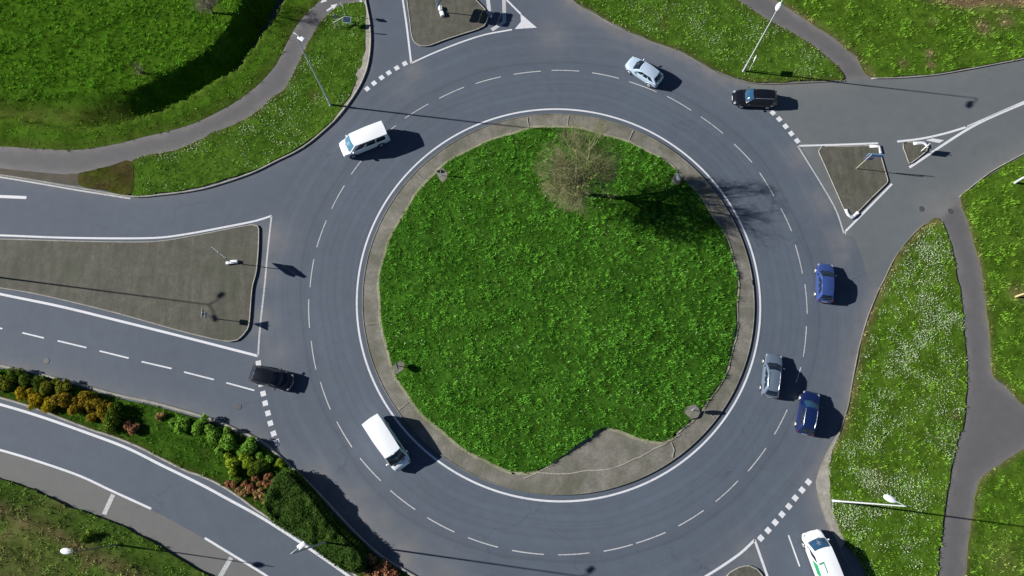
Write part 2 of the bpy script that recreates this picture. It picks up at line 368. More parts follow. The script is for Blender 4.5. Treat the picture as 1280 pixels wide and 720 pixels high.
KERB_LINES = {}
L_NW = S([(-200,196),(0,220),(100,236.5),(165,247),(200,245),(250,238),(290,226.5),(320,215.5),(345,203),(370,191),(387,180),(402,167.5),(420,151),(438,128.5),(452.5,105),(461,82),(464.5,55),(463.5,30),(460,10),(457,-5),(452,-40),(440,-120),(430,-200)])
L_NE = S([(638,-200),(688,-40),(715.5,0),(746,19.5),(779,38),(819,54.5),(851.5,66),(879,81),(904,95),(929,102.5),(960,105.3),(1030,102.3),(1056,101)])
L_NEF = S([(1089,98.5),(1135,97),(1172,93.5),(1210,87),(1247,80),(1280,73.5),(1330,60),(1480,12)])
L_SE = S([(1173,274),(1154,281.5),(1134,301.5),(1119,321.5),(1104,352),(1099.5,360),(1084.5,397),(1074.5,432),(1066.5,472),(1059.5,510),(1049.5,540),(1046,545),(1034,566),(1025,587),(1020.5,602),(1025,627.5),(1035,655),(1050,687),(1072,725),(1105,782),(1165,920)])
L_EA = S([(1199,246.5),(1214,233.8),(1241,213.5),(1279,192.5),(1330,163.5),(1480,83)])
L_ST = S([(-200,410),(0,457),(50,468),(100,481),(150,494.5),(190,503),(229,513.5),(259,522),(279,529.5),(298,538.5),(306,541.5),(320,548),(334,557),(348,569),(362,582),(376,594.5),(402,621),(442,664),(477,695.5),(517,719.5),(572,756),(702,836)])
L_SB = S(E_STRIP_B)
L_SWE = S(E_SW[:-1])
dv = grid_in(RECT, 0.75, 0.3)
dv = dv[~inside(dv[:, 0], dv[:, 1], P_MEADOW)]
clip = P_MEADOW.copy()
v, f = cdt(RECT, [], dv)
c = v[f].mean(1); f = f[~inside(c[:, 0], c[:, 1], P_MEADOW)]
def dust_at(x, y, lines, blobs):
    d = np.zeros(len(x))
    for L, amp, w in lines: d = np.maximum(d, amp * np.exp(-dist_line(x, y, L) / w))
    for px, py, r, amp in blobs:
        g = G(px, py); q = np.hypot(x - g.x, y - g.y); d = np.maximum(d, amp * np.exp(-(q / r) ** 2))
    return np.clip(d * (0.7 + 0.6 * vnoise(x, y, 2.5)), 0, 1)
BLOBS = [(430,640,2.6,.55),(465,672,2.6,.55),(500,695,2.4,.55),(395,600,1.8,.5),(545,720,2.4,.4),(340,300,1.9,.5),(332,340,1.4,.6),(326,400,1.4,.6),(345,440,1.6,.4),
         (517,88,1.2,.5),(505,110,1.6,.3),(690,44,2.0,.35),(1000,195,1.6,.5),(1030,250,1.6,.5),(1052,300,1.4,.5),(1053,320,1.1,.35),(960,128,1.0,.3),(900,82,2.2,.5),(870,66,1.6,.4),(935,690,1.5,.45),(915,712,1.6,.4),(1063,500,1.5,.35),(1078,440,1.5,.4)]
du = dust_at(v[:, 0], v[:, 1], [(L_NW, .25, .5), (L_NE, .75, 1.1), (L_SE, .7, .9), (L_ST, .45, .7), (L_NEF, .3, 1.0)], BLOBS)
props(flat('road', v, f, 0.0, M_ROAD, dust=du), 'bluish grey asphalt roundabout and approach roads', 'road', kind='structure')

# older, greyer asphalt of the east arm
P_EAST = np.vstack([S([(930,104.5),(950,120),(964,138),(985,159),(1002,182),(1026,228),(1045,262),(1055.5,294.5),(1066.5,295.5),(1077,320),(1087,351),(1101,361)]), S([(1120,330),(1160,290),(1200,255),(1280,200),(1480,90)]), S([(1480,0),(1330,50),(1247,75),(1172,88),(1089,92),(1030,98),(960,101)])])
v, f = cdt(P_EAST, [], grid_in(P_EAST, 0.9))
du = dust_at(v[:, 0], v[:, 1], [(L_NE, .5, 1.0), (L_EA, .55, 1.0), (L_NEF, .25, .8)], BLOBS + [(1180,262,2.5,.6)])
props(flat('east_road', v, f, 0.004, M_EAST, dust=du), 'worn greenish grey asphalt of the east approach road', 'road', kind='structure')
# lighter shoulder of the slip road
P_SH = np.vstack([S([(-200,517),(0,563.5),(50,578.5),(100,596),(137.5,613.5),(189,637),(256,673.5),(320,713),(420,790),(560,920)]), S([(510,920),(330,765),(260,719),(212.5,691),(175,668.5),(125,646),(87.5,634),(50,615.5),(0,598),(-200,540)])])
v, f = cdt(P_SH)
props(flat('road_shoulder', v, f, 0.004, M_SHOULDER), 'pale worn shoulder beside the slip road', 'shoulder', kind='structure')
# foot and cycle paths
def path(name, pts, label, lines=()):
    P = np.vstack([S(a) for a in pts]); v, f = cdt(P, [], grid_in(P, 0.7))
    du = dust_at(v[:, 0], v[:, 1], [(S(l), .55, .35) for l in pts], [])
    props(flat(name, v, f, 0.008, M_PATH, dust=du), label, 'path', kind='structure')
path('cycle_path', [E_MEADOW[:19], [(446,-20),(456,2),(446.7,3.6),(435,5.8),(427.5,7),(421,11.3),(408,22.5),(395,37.5),(382,60.5),(372,82.5),(357,110.5),(335,127.5),(320,141.5),(295,155.5),(265,167.5),(240,180.5),(220,187.5),(180,196.5),(165,202.5),(140,207.5),(112,214.5),(82,218),(37,214.2),(0,210.5),(-200,193)]], 'grey asphalt cycle path curving past the grassy ditch')
path('north_path', [[(880,-30),(920,0),(960,25.5),(992.5,42.5),(1022,62.5),(1045,82),(1055,100.5)], [(1089,98),(1070,72.5),(1045,50),(1015,30),(982.5,9),(970,0),(930,-35),(860,-110),(800,-110)]], 'grey footpath between two lawns at the top')
path('east_path', [[(1172,273),(1185,297),(1192,325),(1196,350),(1199,360),(1204,410),(1207,447),(1207,497),(1202,539),(1199,540),(1187,595),(1180,640),(1172,695),(1171,720),(1168,800),(1164,920)], [(1198,920),(1206,720),(1210,680),(1215,640),(1222,605),(1230,595),(1255,577),(1280,561),(1300,553),(1480,560)], [(1480,525),(1300,515),(1280,507),(1270,497),(1255,482),(1241,470),(1237,422),(1231,372),(1225,330),(1212,287),(1200,247.5)]], 'grey footpath with a side branch on the right')

# ------------------------------------------------------------------ kerbs, islands, apron
def ribbon(V, F, L, w, z, h=0.0):
    """flat strip (h=0) or a box-section kerb along L, appended to the lists"""
    a, b = offset_line(L, w / 2), offset_line(L, -w / 2); n = len(L); o = sum(len(x) for x in V)
    if h == 0:
        V.append(np.column_stack([np.vstack([a, b]), np.full(2 * n, z)])); i = np.arange(n - 1)
        F.append(np.stack([i, i + n, i + n + 1, i + 1], 1) + o)
    else:
        V.append(np.column_stack([np.vstack([a, a, b, b]), np.r_[np.full(n, z), np.full(n, z + h), np.full(n, z + h), np.full(n, z)]]))
        i = np.arange(n - 1)
        for p, q in ((1, 0), (2, 1), (3, 2)): F.append(np.stack([i + p * n, i + p * n + 1, i + q * n + 1, i + q * n], 1)[:, ::-1] + o)
        for e in (0, n - 1): F.append(np.array([[e, e + n, e + 2 * n, e + 3 * n]]) + o)
def kerb(L, w, h, label, mat=None):
    V, F = [], []; ribbon(V, F, L, w, -0.03, h + 0.03)
    return props(link('kerb', mesh_np('kerb', np.vstack(V), F, [mat or M_KERB])), label, 'kerb', kind='structure')
kerb(offset_line(L_NW, .08), .15, .15, 'concrete kerb round the daisy lawn at top left')
kerb(L_NE, .14, .085, 'weathered kerb along the daisy lawn at the top', M_APRON)
kerb(L_NEF, .10, .12, 'kerb along the far right lawn at the top')
kerb(L_SE, .12, .075, 'weathered kerb along the long daisy lawn on the right', M_APRON)
kerb(L_EA, .10, .08, 'overgrown kerb of the lawn at the right edge')
kerb(L_ST, .24, .12, 'pale kerb along the upper side of the shrub bed')
kerb(offset_line(L_SB, .14), .20, .10, 'pale kerb along the lower side of the shrub bed')
# paved margin strips behind two kerbs
def sheet(name, P, z, mat, label, cat='paving', grid=None):
    v, f = cdt(P, [], grid_in(P, grid) if grid else None)
    return props(flat(name, v, f, z, mat), label, cat, kind='structure')
i0 = int(np.argmin(np.hypot(*(L_NW - np.array(G(420,151).xy)).T))); i1 = int(np.argmin(np.hypot(*(L_NW - np.array(G(457,-5).xy)).T)))
sheet('paved_margin', np.vstack([L_NW[i0:i1], S([(455,3),(452,30),(452,60),(445,95),(434,120),(416,148)])]), .09, M_KERB, 'narrow concrete margin behind the kerb at top left')
sheet('paved_margin', np.vstack([S([(1049,540),(1034,566),(1024,587),(1020,602),(1025,627.5),(1035,655),(1050,685)]), S([(1056,678),(1043,645),(1038,602),(1039,567.5),(1050,541)])]), .085, M_KERB, 'concrete margin at the corner of the right daisy lawn')
def island(P, h, label, kw=0.11):
    v, f = cdt(P, [], grid_in(P, 0.8)); v3 = np.column_stack([v, np.full(len(v), h)])
    n0 = len(v3); sk = np.column_stack([P, np.full(len(P), h)]); sb = np.column_stack([P, np.full(len(P), -0.02)]); n = len(P)
    i = np.arange(n); j = (i + 1) % n
    o = link('traffic_island', mesh_np('traffic_island', np.vstack([v3, sk, sb]), [f, np.stack([n0 + i, n0 + j, n0 + n + j, n0 + n + i], 1)], [M_ISLE]))
    props(o, label, 'traffic island', kind='structure')
    V, F = [], []; ribbon(V, F, np.vstack([P, P[:2]]), kw, h - .03, .05)
    k = link('kerb', mesh_np('kerb', np.vstack(V), F, [M_KERB]), o)
    return o
P_WI, P_NI, P_EI, P_ES, P_SI = [poly_px(e, .4) for e in (E_WI, E_NI, E_EI, E_ES, E_SI)]
island(P_WI, .13, 'large brown paved splitter island on the left'); island(P_NI, .13, 'brown paved splitter island at the top')
EI = island(P_EI, .10, 'four sided splitter island on the right'); ES = island(P_ES, .10, 'small pointed splitter island at the upper right'); island(P_SI, .13, 'splitter island at the bottom edge')
# white painted kerb corners of the right-hand islands
def marks(name, items, mat, z, parent, label=None, h=0.0):
    V, F = [], []
    for L, w in items: ribbon(V, F, L, w, z, h)
    o = link(name, mesh_np(name, np.vstack(V), F, [mat]), parent)
    if label: o['label'] = label
    return o
marks('painted_kerb', [(S([(1086.5,183.6),(1098.6,183.2),(1100.4,192.5)], 5), .3), (S([(1056.8,262),(1060,269),(1064,272.3),(1067,271),(1072,266)], .3), .34)], M_PAINT, .10, EI, 'white painted kerb corners', .075)
marks('painted_kerb', [(S([(1141,180.2),(1154,179.4),(1158,182),(1158.6,185.5)], .3), .32)], M_PAINT, .10, ES, 'white painted kerb nose', .075)

RK = RLINE - 0.62                                     # kerb radius of the central island
RG = 17.62
an = np.linspace(0, 2 * np.pi, 241)[:-1]
circ = lambda r: CEN + np.stack([np.cos(an), np.sin(an)], 1) * r
v, f = cdt(circ(RK), [], np.vstack([circ(r) for r in (RK - .5, RK - 1, RK - 1.6, RK - 2.4, RK - 3.5, RK - 5, 8, 3)]))
rr = np.hypot(*(v - CEN).T)
props(flat('island_apron', v, f, .10 + (RK - rr).clip(0, 3) * .03, M_APRON), 'weathered concrete apron ring round the central lawn', 'apron', kind='structure')
L = np.vstack([circ(RK), circ(RK)[:2]])
kerb(L, .10, .125, 'thin pale kerb ring of the central island', M_APRON)
V, F = [], []
for a in np.radians([63, 84, 97, 137, 188, 215, 318]):   # radial joints of the concrete
    d = np.array([np.cos(a), np.sin(a)]); t = np.linspace(RG - .2, RK - .15, 5)
    ribbon(V, F, CEN + d * t[:, None] + RNG.normal(0, .02, (5, 2)), RNG.uniform(.05, .11), .172)
for q in ([(655,598),(672,591),(690,592),(712,592),(735,588),(765,586),(785,577),(800,570),(830,555),(850,543)], [(838,553),(842,562),(840,572)]):
    ribbon(V, F, S(q, .5) + RNG.normal(0, .03, S(q, .5).shape), .11, .178)
jo = link('concrete_joint', mesh_np('concrete_joint', np.vstack(V), F, [M_KERB])); props(jo, 'pale mortar joints across the concrete apron ring', 'joint', kind='structure')
jo.location.z = 0.012
# central lawn outline: circle with the concrete cut at the bottom
cut = smooth_line(GP(ISLE_CUT), .5)
a0 = math.atan2(*(cut[0] - CEN)[::-1]) % (2 * np.pi); a1 = math.atan2(*(cut[-1] - CEN)[::-1]) % (2 * np.pi)
aa = np.linspace(a1, a0 + (2 * np.pi if a0 < a1 else 0), 200)
wob = 1 + 0.006 * np.sin(aa * 9) + 0.004 * np.sin(aa * 23 + 1)
P_LAWN = np.vstack([CEN + np.stack([np.cos(aa), np.sin(aa)], 1) * (RG * wob)[:, None], cut])

# ------------------------------------------------------------------ road markings (children of one marking root)
road_marks = empty('road_marking', (0, 0, 0)); props(road_marks, 'white painted lines and give way blocks on the asphalt', 'road marking', kind='structure')
Z1 = 0.008
th = np.linspace(0, 2 * np.pi, 260)
marks('circle_line', [(CEN + np.stack([np.cos(th), np.sin(th)], 1) * (RLINE - .02), .18)], M_PAINT, Z1, road_marks)
DASH = [((478,170),(495,157)),((506,148),(535.5,130)),((549,123),(580,109)),((594.5,104.5),(626,96)),((642,93),(676,89)),((689.5,88),(724,89)),((740,91),(774,98)),((786,102),(821,115)),((834,120.5),(864,138)),((876,146),(904,167)),((917.5,180),(940,203)),((949.5,216),(967.5,245.5)),((976,260.5),(989.5,289)),((994,306),(1003,342)),((1006,355),(1009,392)),((1008,408),(1004,446)),((1001,459),(995,478)),((984,512),(968,543)),((957.5,560),(935,589)),((922.5,601),(894.5,627)),((879.5,638),(848,657.5)),((832,665.5),(795,679)),((791,680.5),(754.5,689)),((737,691),(697.5,693.5)),((680,693),(640,688)),((622.5,684),(585,672)),((568,665),(534,647)),((519,637),(488,613)),((476,601),(450,572.5)),((440,559),(421,527)),((413,512),(400.5,477.5)),((395,462),(389,426)),((387,410),(386,374)),((387.5,359),(392.5,324)),((396,309),(408,275.5)),((414.5,261),(430.5,232)),((439,218),(452,200.5))]
items = []
for a, b in DASH:
    p, q = np.array(G(*a).xy), np.array(G(*b).xy); t = np.linspace(0, 1, 5)[:, None]; L = p + (q - p) * t
    rp, rq = np.hypot(*(p - CEN)), np.hypot(*(q - CEN)); rad = rp + (rq - rp) * t[:, 0]
    L = CEN + (L - CEN) / np.hypot(*(L - CEN).T)[:, None] * rad[:, None]       # bow along the ring
    items.append((L, .095))
marks('lane_line', items, M_PAINT_OLD, Z1, road_marks)
items = [(S(d, 9), .14) for d in ([(-24,404),(3,411)],[(28,416),(55,422.5)],[(72,426),(108,434.5)],[(124.5,438.7),(161,447.7)],[(177,452),(214.5,460.7)],[(230,465),(267.5,474.5)],[(283,478.5),(318,488)],[(-76,391),(-40,400)],[(-130,378),(-95,386)])]
items += [(S([(985.5,669),(999.5,708)], 9), .13), (S([(1006,728),(1020,768)], 9), .13)]
items += [(S([(-60,243),(33,247)], 9), .32)]
marks('lane_line', items, M_PAINT, Z1, road_marks)
EDGE = [([(-200,289),(0,294.2),(75,297),(150,298),(200,297),(237,292),(275,285),(320,276),(339.5,269.8)], .2), ([(-200,323),(0,367.5),(75,383),(150,401.3),(225,420),(322.5,445)], .24),
        ([(-200,452),(0,505.5),(50,520.5),(110,541.5),(160,560.5),(200,580.5),(250,605),(287,625),(320,643),(352.5,663),(390,688),(435,719.5),(520,785),(640,880)], .24),
        ([(-200,511),(0,562.5),(50,577.5),(100,595),(137.5,612.5),(189,636)], .2), ([(256,672.5),(320,711.5),(334,720.5),(420,780)], .2),
        ([(490,-100),(503.5,0),(508,30),(514,79)], .2), ([(633,0),(590,-60)], .2), ([(633.3,0),(651,17.5)], .2),
        ([(514,79),(545,65),(580,51.5),(607.5,43),(640,37)], .17),
        ([(883,720),(899,710),(925,692),(943.3,675)], .22), ([(943.3,675),(959,720),(975,770)], .22), ([(883,720),(840,750)], .22)]
marks('edge_line', [(S(a), w) for a, w in EDGE], M_PAINT, Z1, road_marks)
marks('edge_line', [(S(a), w) for a, w in [([(1121.4,177),(1152,173.3),(1182.5,166.5),(1209,158.5)], .22), ([(1136.6,209.4),(1215,158.5),(1280,129),(1400,80),(1480,50)], .25), ([(1115,229.8),(1057,289)], .2), ([(999,182.3),(1060,180.5),(1097.5,179)], .2), ([(1207,158.8),(1280,126.8),(1360,94)], .12)]], M_PAINT, .012, road_marks)
marks('edge_line', [(S(a), w) for a, w in [([(997,182.3),(1027,231),(1045,263),(1055.5,294)], .14), ([(1055.5,294),(1057,289)], .2), ([(-200,194.5),(0,221.5),(100,238.3),(163,248.2)], .16)]], M_PAINT_OLD, .012, road_marks)
marks('edge_line', [(S(a), w) for a, w in [([(339.5,270),(337,292),(334,320),(331,355),(325,410),(322.6,445)], .17)]], M_PAINT_OLD, Z1, road_marks)
# give way blocks
def quads(name, qs, mat, z, parent):
    V = np.array([(*G(*p).xy, z) for q in qs for p in q]); F = np.arange(len(V)).reshape(-1, 4)
    o = link(name, mesh_np(name, V, F, [mat]), parent); return o
def blocks(cs, s=.5):
    V, F = [], []; C = np.array([G(*c).xy[:] for c in cs]); T = np.gradient(C, axis=0); T /= np.hypot(*T.T)[:, None]
    for c, t in zip(C, T): ribbon(V, F, np.array([c - t * s / 2, c + t * s / 2]), s, Z1)
    link('give_way_line', mesh_np('give_way_line', np.vstack(V), F, [M_PAINT]), road_marks)
blocks([(459,111),(467.5,104),(477,97),(486,91),(496,85),(506,79.5)]); blocks([(323,454),(324.5,467),(326,480),(329,492),(331.5,504),(335,516.5),(338,529),(342,542),(346,552.5)], .5)
blocks([(1010.5,602.5),(1002.5,612.5),(994,622.5),(986,633),(977.5,643),(969,653),(960,663),(951,672.6)])
C5 = [(966,141),(974,149),(982,158),(989,167),(996.5,176)]
V, F = [], []; C = np.array([G(*c).xy[:] for c in C5]); T = np.gradient(C, axis=0); T /= np.hypot(*T.T)[:, None]
for c_, t_ in zip(C, T): ribbon(V, F, np.array([c_ - t_ * .26, c_ + t_ * .26]), .5, .012)
link('give_way_line', mesh_np('give_way_line', np.vstack(V), F, [M_PAINT]), road_marks)
# nose hatching at the top island, wedge at the right island, arrows on the cycle path, worn bars on the shoulder
def fill(name, pts, mat, z, parent):
    v, f = cdt(np.array([G(*p).xy[:] for p in pts])); return link(name, mesh_np(name, np.column_stack([v, np.full(len(v), z)]), f, [mat]), parent)
fill('hatching', [(643.5,36.4),(671,34.6),(650.6,17),(651.2,27)], M_PAINT, .011, road_marks)
marks('hatching', [(S([(614.5,37.5),(630.5,27.5),(630,-2),(629,-30)], 9), .42), (S([(612.5,22),(610,0),(607,-30)], 9), .42)], M_PAINT_OLD, Z1, road_marks)
fill('hatching', [(1157,175.4),(1166,173),(1180,175.3),(1174,178.8)], M_PAINT, .012, road_marks)
def arrow(tail, tip):
    a, b = np.array(G(*tail).xy), np.array(G(*tip).xy); d = (b - a); Ln = np.hypot(*d); d /= Ln; n = np.array([-d[1], d[0]])
    q = [a + n * .11, a - n * .11, a + d * Ln * .5 - n * .11, a + d * Ln * .5 - n * .32, b, a + d * Ln * .5 + n * .32, a + d * Ln * .5 + n * .11]
    v, f = cdt(np.array(q)); link('path_arrow', mesh_np('path_arrow', np.column_stack([v, np.full(len(v), .014)]), f, [M_PAINT]), road_marks)
arrow((408.5,13.5), (422,4.8)); arrow((412.5,-5.5), (400.5,3.8))
marks('path_bar', [(S([(449.5,2.2),(452.5,2)], 9), .3)], M_PAINT, .014, road_marks)
marks('shoulder_bar', [(S([(141.5,618),(130,643)], 9), .42), (S([(289,697),(275,721)], 9), .42)], M_PAINT_OLD, Z1, road_marks)
# manhole covers
M_IRON = plain('cast_iron', (0.06, 0.06, 0.06), 0.6, metallic=0) if False else plain('cast_iron', (0.06, 0.06, 0.06), 0.6)
for i, (px, py, lab) in enumerate([(1152,261,'dark drain cover in the east road below the splitter island'),(298,508.5,'dark drain cover in the left road near the parked line of shrubs'),(1201,29.5,None),(58,451,'dark drain cover in the left road by its lower kerb, far left'),(1188,264,'dark drain cover where the right footpath meets the road')]):
    if lab is None: continue
    bm = bmesh.new(); bmesh.ops.create_cone(bm, cap_ends=True, segments=20, radius1=.3, radius2=.28, depth=.02)
    o = link('drain_cover', bm_mesh('drain_cover', bm, M_IRON)); o.location = G(px, py, .016); props(o, lab.replace('near the parked line of shrubs', 'nearest the roundabout'), 'drain cover', 'drain covers in the roads')

# ------------------------------------------------------------------ grass
PADS = [(552,220.5,.75),(845,226,.6),(498,459,.75),(864,514.5,.75)]
PADW = [(G(a, b).xy, r) for a, b, r in PADS]
EM_LINE = S(E_MEADOW)
def h_meadow(x, y):
    h = .16 + .10 * vnoise(x, y, 6) + .05 * vnoise(x, y, 1.6)
    dc = dist_line(x, y, CREST); dl = dist_line(x, y, LIP); t = dc / (dc + dl + 1e-9)
    k = inside(x, y, BAND)
    prof = np.interp(t, [0, .06, .55, .86, .95, 1], [0, -.45, -2.75, -2.95, -1.3, 0])
    fade = np.clip((x - G(50, 150).x) / 13.0, .30, 1)       # the ditch gets shallower to the left
    ed = dist_line(x, y, EM_LINE)
    return .03 + (h - .03) * np.clip(ed / 1.3, 0, 1) + np.where(k, prof * fade, 0) + np.where(~k, .18 * np.exp(-dl / .6), 0)
def h_flat(b, a=.07):
    return lambda x, y: b + a * vnoise(x, y, 3.0) + .05 * vnoise(x, y, .9)
RIDGE = S([(-200,575),(0,642),(60,668),(100,690),(150,715),(230,765)])
def h_sw(x, y):
    d = dist_line(x, y, RIDGE)
    side = (y - np.interp(x, RIDGE[:, 0], RIDGE[:, 1]))
    up = np.where(side < 0, -.2 * (1 - np.exp(-d / 1.5)), 0)
    return .20 + .1 * vnoise(x, y, 2.2) + .07 * vnoise(x, y, .9) + .55 * np.exp(-(d / 1.6) ** 2) + up * .6
def h_lawn(x, y):
    r = np.hypot(x - CEN[0], y - CEN[1]) / RG
    return .19 + .55 * (1 - r * r).clip(0) + .12 * vnoise(x, y, 2.5) + .05 * vnoise(x, y, .8)
def blades(P, hf, dens, bl_len, n_b, width, clump, extra=None, edge=0.0, spread=.085, lenf=None):
    lo, hi = P.min(0), P.max(0); A = (hi - lo).prod(); n = int(A * dens)
    x = RNG.uniform(lo[0], hi[0], n); y = RNG.uniform(lo[1], hi[1], n)
    k = inside(x, y, P); x, y = x[k], y[k]
    for c, r in PADW:
        k = np.hypot(x - c[0], y - c[1]) > r; x, y = x[k], y[k]
    if extra is not None:
        k = RNG.random(len(x)) < extra(x, y); x, y = x[k], y[k]
    cl = vnoise(x, y, clump) * .65 + vnoise(x + 31, y + 7, clump * 2.3) * .35
    cl = np.clip((cl - .30) * 2.4, 0, 1)
    T = len(x); m = n_b
    X = np.repeat(x, m); Y = np.repeat(y, m); C = np.repeat(cl, m); K = T * m
    ox, oy = RNG.normal(0, spread, (2, K)); X = X + ox; Y = Y + oy
    Z = hf(X, Y) - .02
    ang = RNG.uniform(0, 2 * np.pi, K); lean = RNG.uniform(.35, 1.1, K)
    ln = (bl_len if lenf is None else bl_len * lenf(X, Y)) * (0.2 + 1.15 * C) * RNG.uniform(.6, 1.3, K); w = width * RNG.uniform(.6, 1.4, K)
    dx, dy = np.cos(ang), np.sin(ang); hx = -dy * w / 2; hy = dx * w / 2
    V = np.empty((K, 3, 3)); V[:, 0] = np.stack([X + hx, Y + hy, Z], 1); V[:, 1] = np.stack([X - hx, Y - hy, Z], 1)
    V[:, 2] = np.stack([X + dx * np.sin(lean) * ln, Y + dy * np.sin(lean) * ln, Z + np.cos(lean) * ln], 1)
    bl = np.clip(.12 + .62 * C + RNG.normal(0, .20, K), 0, 1)  # gaps between clumps darkened in colour, standing in for shade between tufts
    return V.reshape(-1, 3), np.arange(K * 3).reshape(-1, 3), np.repeat(bl, 3)
def lawn(name, P, hf, mat, label, s=.45, dens=11, bl_len=.2, n_b=7, width=.05, clump=.6, dry=None, extra=None, lenf=None):
    v, f = cdt(P, [], grid_in(P, s, s * .5))
    z = hf(v[:, 0], v[:, 1])
    n0 = len(v); base = np.column_stack([v, z]); n = len(P)
    sk = np.column_stack([P, hf(P[:, 0], P[:, 1])]); sb = np.column_stack([P, np.full(n, -.07)])
    i = np.arange(n); j = (i + 1) % n
    bv, bf, bb = blades(P, hf, dens, bl_len, n_b, width, clump, extra, lenf=lenf)
    o = n0 + 2 * n
    VV = np.vstack([base, sk, sb, bv])
    bl = np.r_[.10 + .22 * vnoise(v[:, 0], v[:, 1], .7), np.full(2 * n, .2), bb]  # turf sheet kept dark too, as painted shade under the blades
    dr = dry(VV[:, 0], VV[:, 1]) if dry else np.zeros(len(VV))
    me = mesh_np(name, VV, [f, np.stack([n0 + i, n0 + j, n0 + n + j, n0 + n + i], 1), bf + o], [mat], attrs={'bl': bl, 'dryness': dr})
    return props(link(name, me), label, 'grass', kind='stuff')
def dry_spots(spots, lines=(), base=0):
    def fn(x, y):
        d = np.zeros(len(x)) + base
        for px, py, r, a in spots:
            g = G(px, py); d = np.maximum(d, a * np.exp(-((x - g.x) ** 2 + (y - g.y) ** 2) / r ** 2))
        for L, w, a in lines: d = np.maximum(d, a * np.exp(-(dist_line(x, y, L) / w) ** 2))
        return np.clip(d * (.55 + .9 * vnoise(x, y, .8)), 0, 1)
    return fn
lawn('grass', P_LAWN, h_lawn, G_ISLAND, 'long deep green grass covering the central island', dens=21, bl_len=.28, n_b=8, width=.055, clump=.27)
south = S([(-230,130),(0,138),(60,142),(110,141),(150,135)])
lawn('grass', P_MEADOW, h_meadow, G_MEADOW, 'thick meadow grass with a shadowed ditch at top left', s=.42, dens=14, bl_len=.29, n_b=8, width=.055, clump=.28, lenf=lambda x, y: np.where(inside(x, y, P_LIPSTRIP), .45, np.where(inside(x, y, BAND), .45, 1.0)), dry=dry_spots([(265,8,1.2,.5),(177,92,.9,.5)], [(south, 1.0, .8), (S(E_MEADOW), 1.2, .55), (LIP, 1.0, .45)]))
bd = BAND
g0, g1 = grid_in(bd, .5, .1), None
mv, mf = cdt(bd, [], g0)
props(flat('ditch_shade', mv, mf, -2.35, plain('ditch_shade_tone', (0.012, 0.014, 0.012), .25)), 'dark shading sheet laid as water at the bottom of the shaded ditch', 'shade', kind='structure')  # near-black sheet added to deepen the ditch shade by colour
lawn('grass', P_NWV, h_flat(.05), G_VERGE, 'mown daisy lawn between cycle path and roundabout at top left', bl_len=.17, clump=.3, dens=15, dry=dry_spots([(393,120,.5,.8)], [(S(E_NWV[:13]), .35, .5)]))
lawn('grass', P_BROWN, h_flat(.07), G_BROWN, 'sparse brownish grass beside the cycle path on the left', bl_len=.12, dens=7)
lawn('grass', P_DIRT, h_flat(.03, .03), G_BROWN, 'thin dark strip of weedy soil between path and road', bl_len=.05, dens=3, dry=dry_spots([], base=.5)) if False else sheet('soil_strip', P_DIRT, .02, M_SOILDARK, 'thin dark strip of weedy soil between path and road', 'soil')
lawn('grass', P_NEV, h_flat(.045), G_VERGE, 'daisy lawn between roundabout and footpath at the top', bl_len=.18, clump=.32, dens=15, dry=dry_spots([(830,30,.6,.4)], [(L_NE, .5, .6), (S(E_NEV[12:18]), .4, .4)]))
soilband = S([(1160,-12),(1200,-3),(1240,-4),(1285,-2),(1400,-14)])
lawn('grass', P_NEF, h_flat(.045, .08), G_EAST, 'rough lawn with bare patches at top right', bl_len=.24, clump=.42, dens=14, dry=dry_spots([(1228,33,.9,1),(1257,25,1.0,.7),(1162,68,.45,1),(1163,82,.45,.9),(1128,80,.5,.6),(1165,28,.5,.6)], [(soilband, 1.1, 1.8), (S(E_NEF[1:6]), .5, .6)]))
lawn('grass', P_SEV, h_flat(.045), G_EAST, 'long daisy lawn between roundabout and footpath on the right', bl_len=.17, clump=.3, dens=16, dry=dry_spots([(1095,600,1.2,.3),(1192,520,.4,.5)], [(L_SE, .55, .7)]))
lawn('grass', P_EA, h_flat(.045, .07), G_EAST, 'lush lawn at the right edge above the path junction', bl_len=.26, clump=.42, dens=14, dry=dry_spots([(1272,366,.8,.7)], [(S(E_EA[8:]+[E_EA[0]]), .3, .5)]))
lawn('grass', P_EB, h_flat(.045, .07), G_EAST, 'lawn at the right edge below the path junction', bl_len=.2, clump=.36, dens=14, dry=dry_spots([(1255,700,1.5,.3)], [(S(E_EB[:7]), .3, .5)]))
lawn('grass', P_STRIP, h_flat(.08, .1), G_STRIP, 'green ground cover in the shrub bed between the two roads', bl_len=.26, clump=.42, dens=14, dry=dry_spots([(255,564.5,.35,.9)], [(L_SB, .3, .4)]))
lawn('grass', P_SW, h_sw, G_SW, 'tussocky bank grass in the bottom left corner', bl_len=.3, clump=.45, dens=13, dry=dry_spots([(20,700,4,.45),(60,650,2,.3)], [(offset_line(RIDGE, .5), .7, .75)]))

V, F = [], []; ribbon(V, F, np.vstack([P_LAWN, P_LAWN[:2]]) + RNG.normal(0, .03, (len(P_LAWN) + 2, 2)), .56, .195); ribbon(V, F, cut, .3, .20)
props(link('lawn_edging', mesh_np('lawn_edging', np.vstack(V), F, [concrete_mat('lawn_edging', (0.26, 0.255, 0.17), (0.10, 0.11, 0.05), .5)])), 'pale lichen stained edging round the central lawn', 'edging', kind='structure')
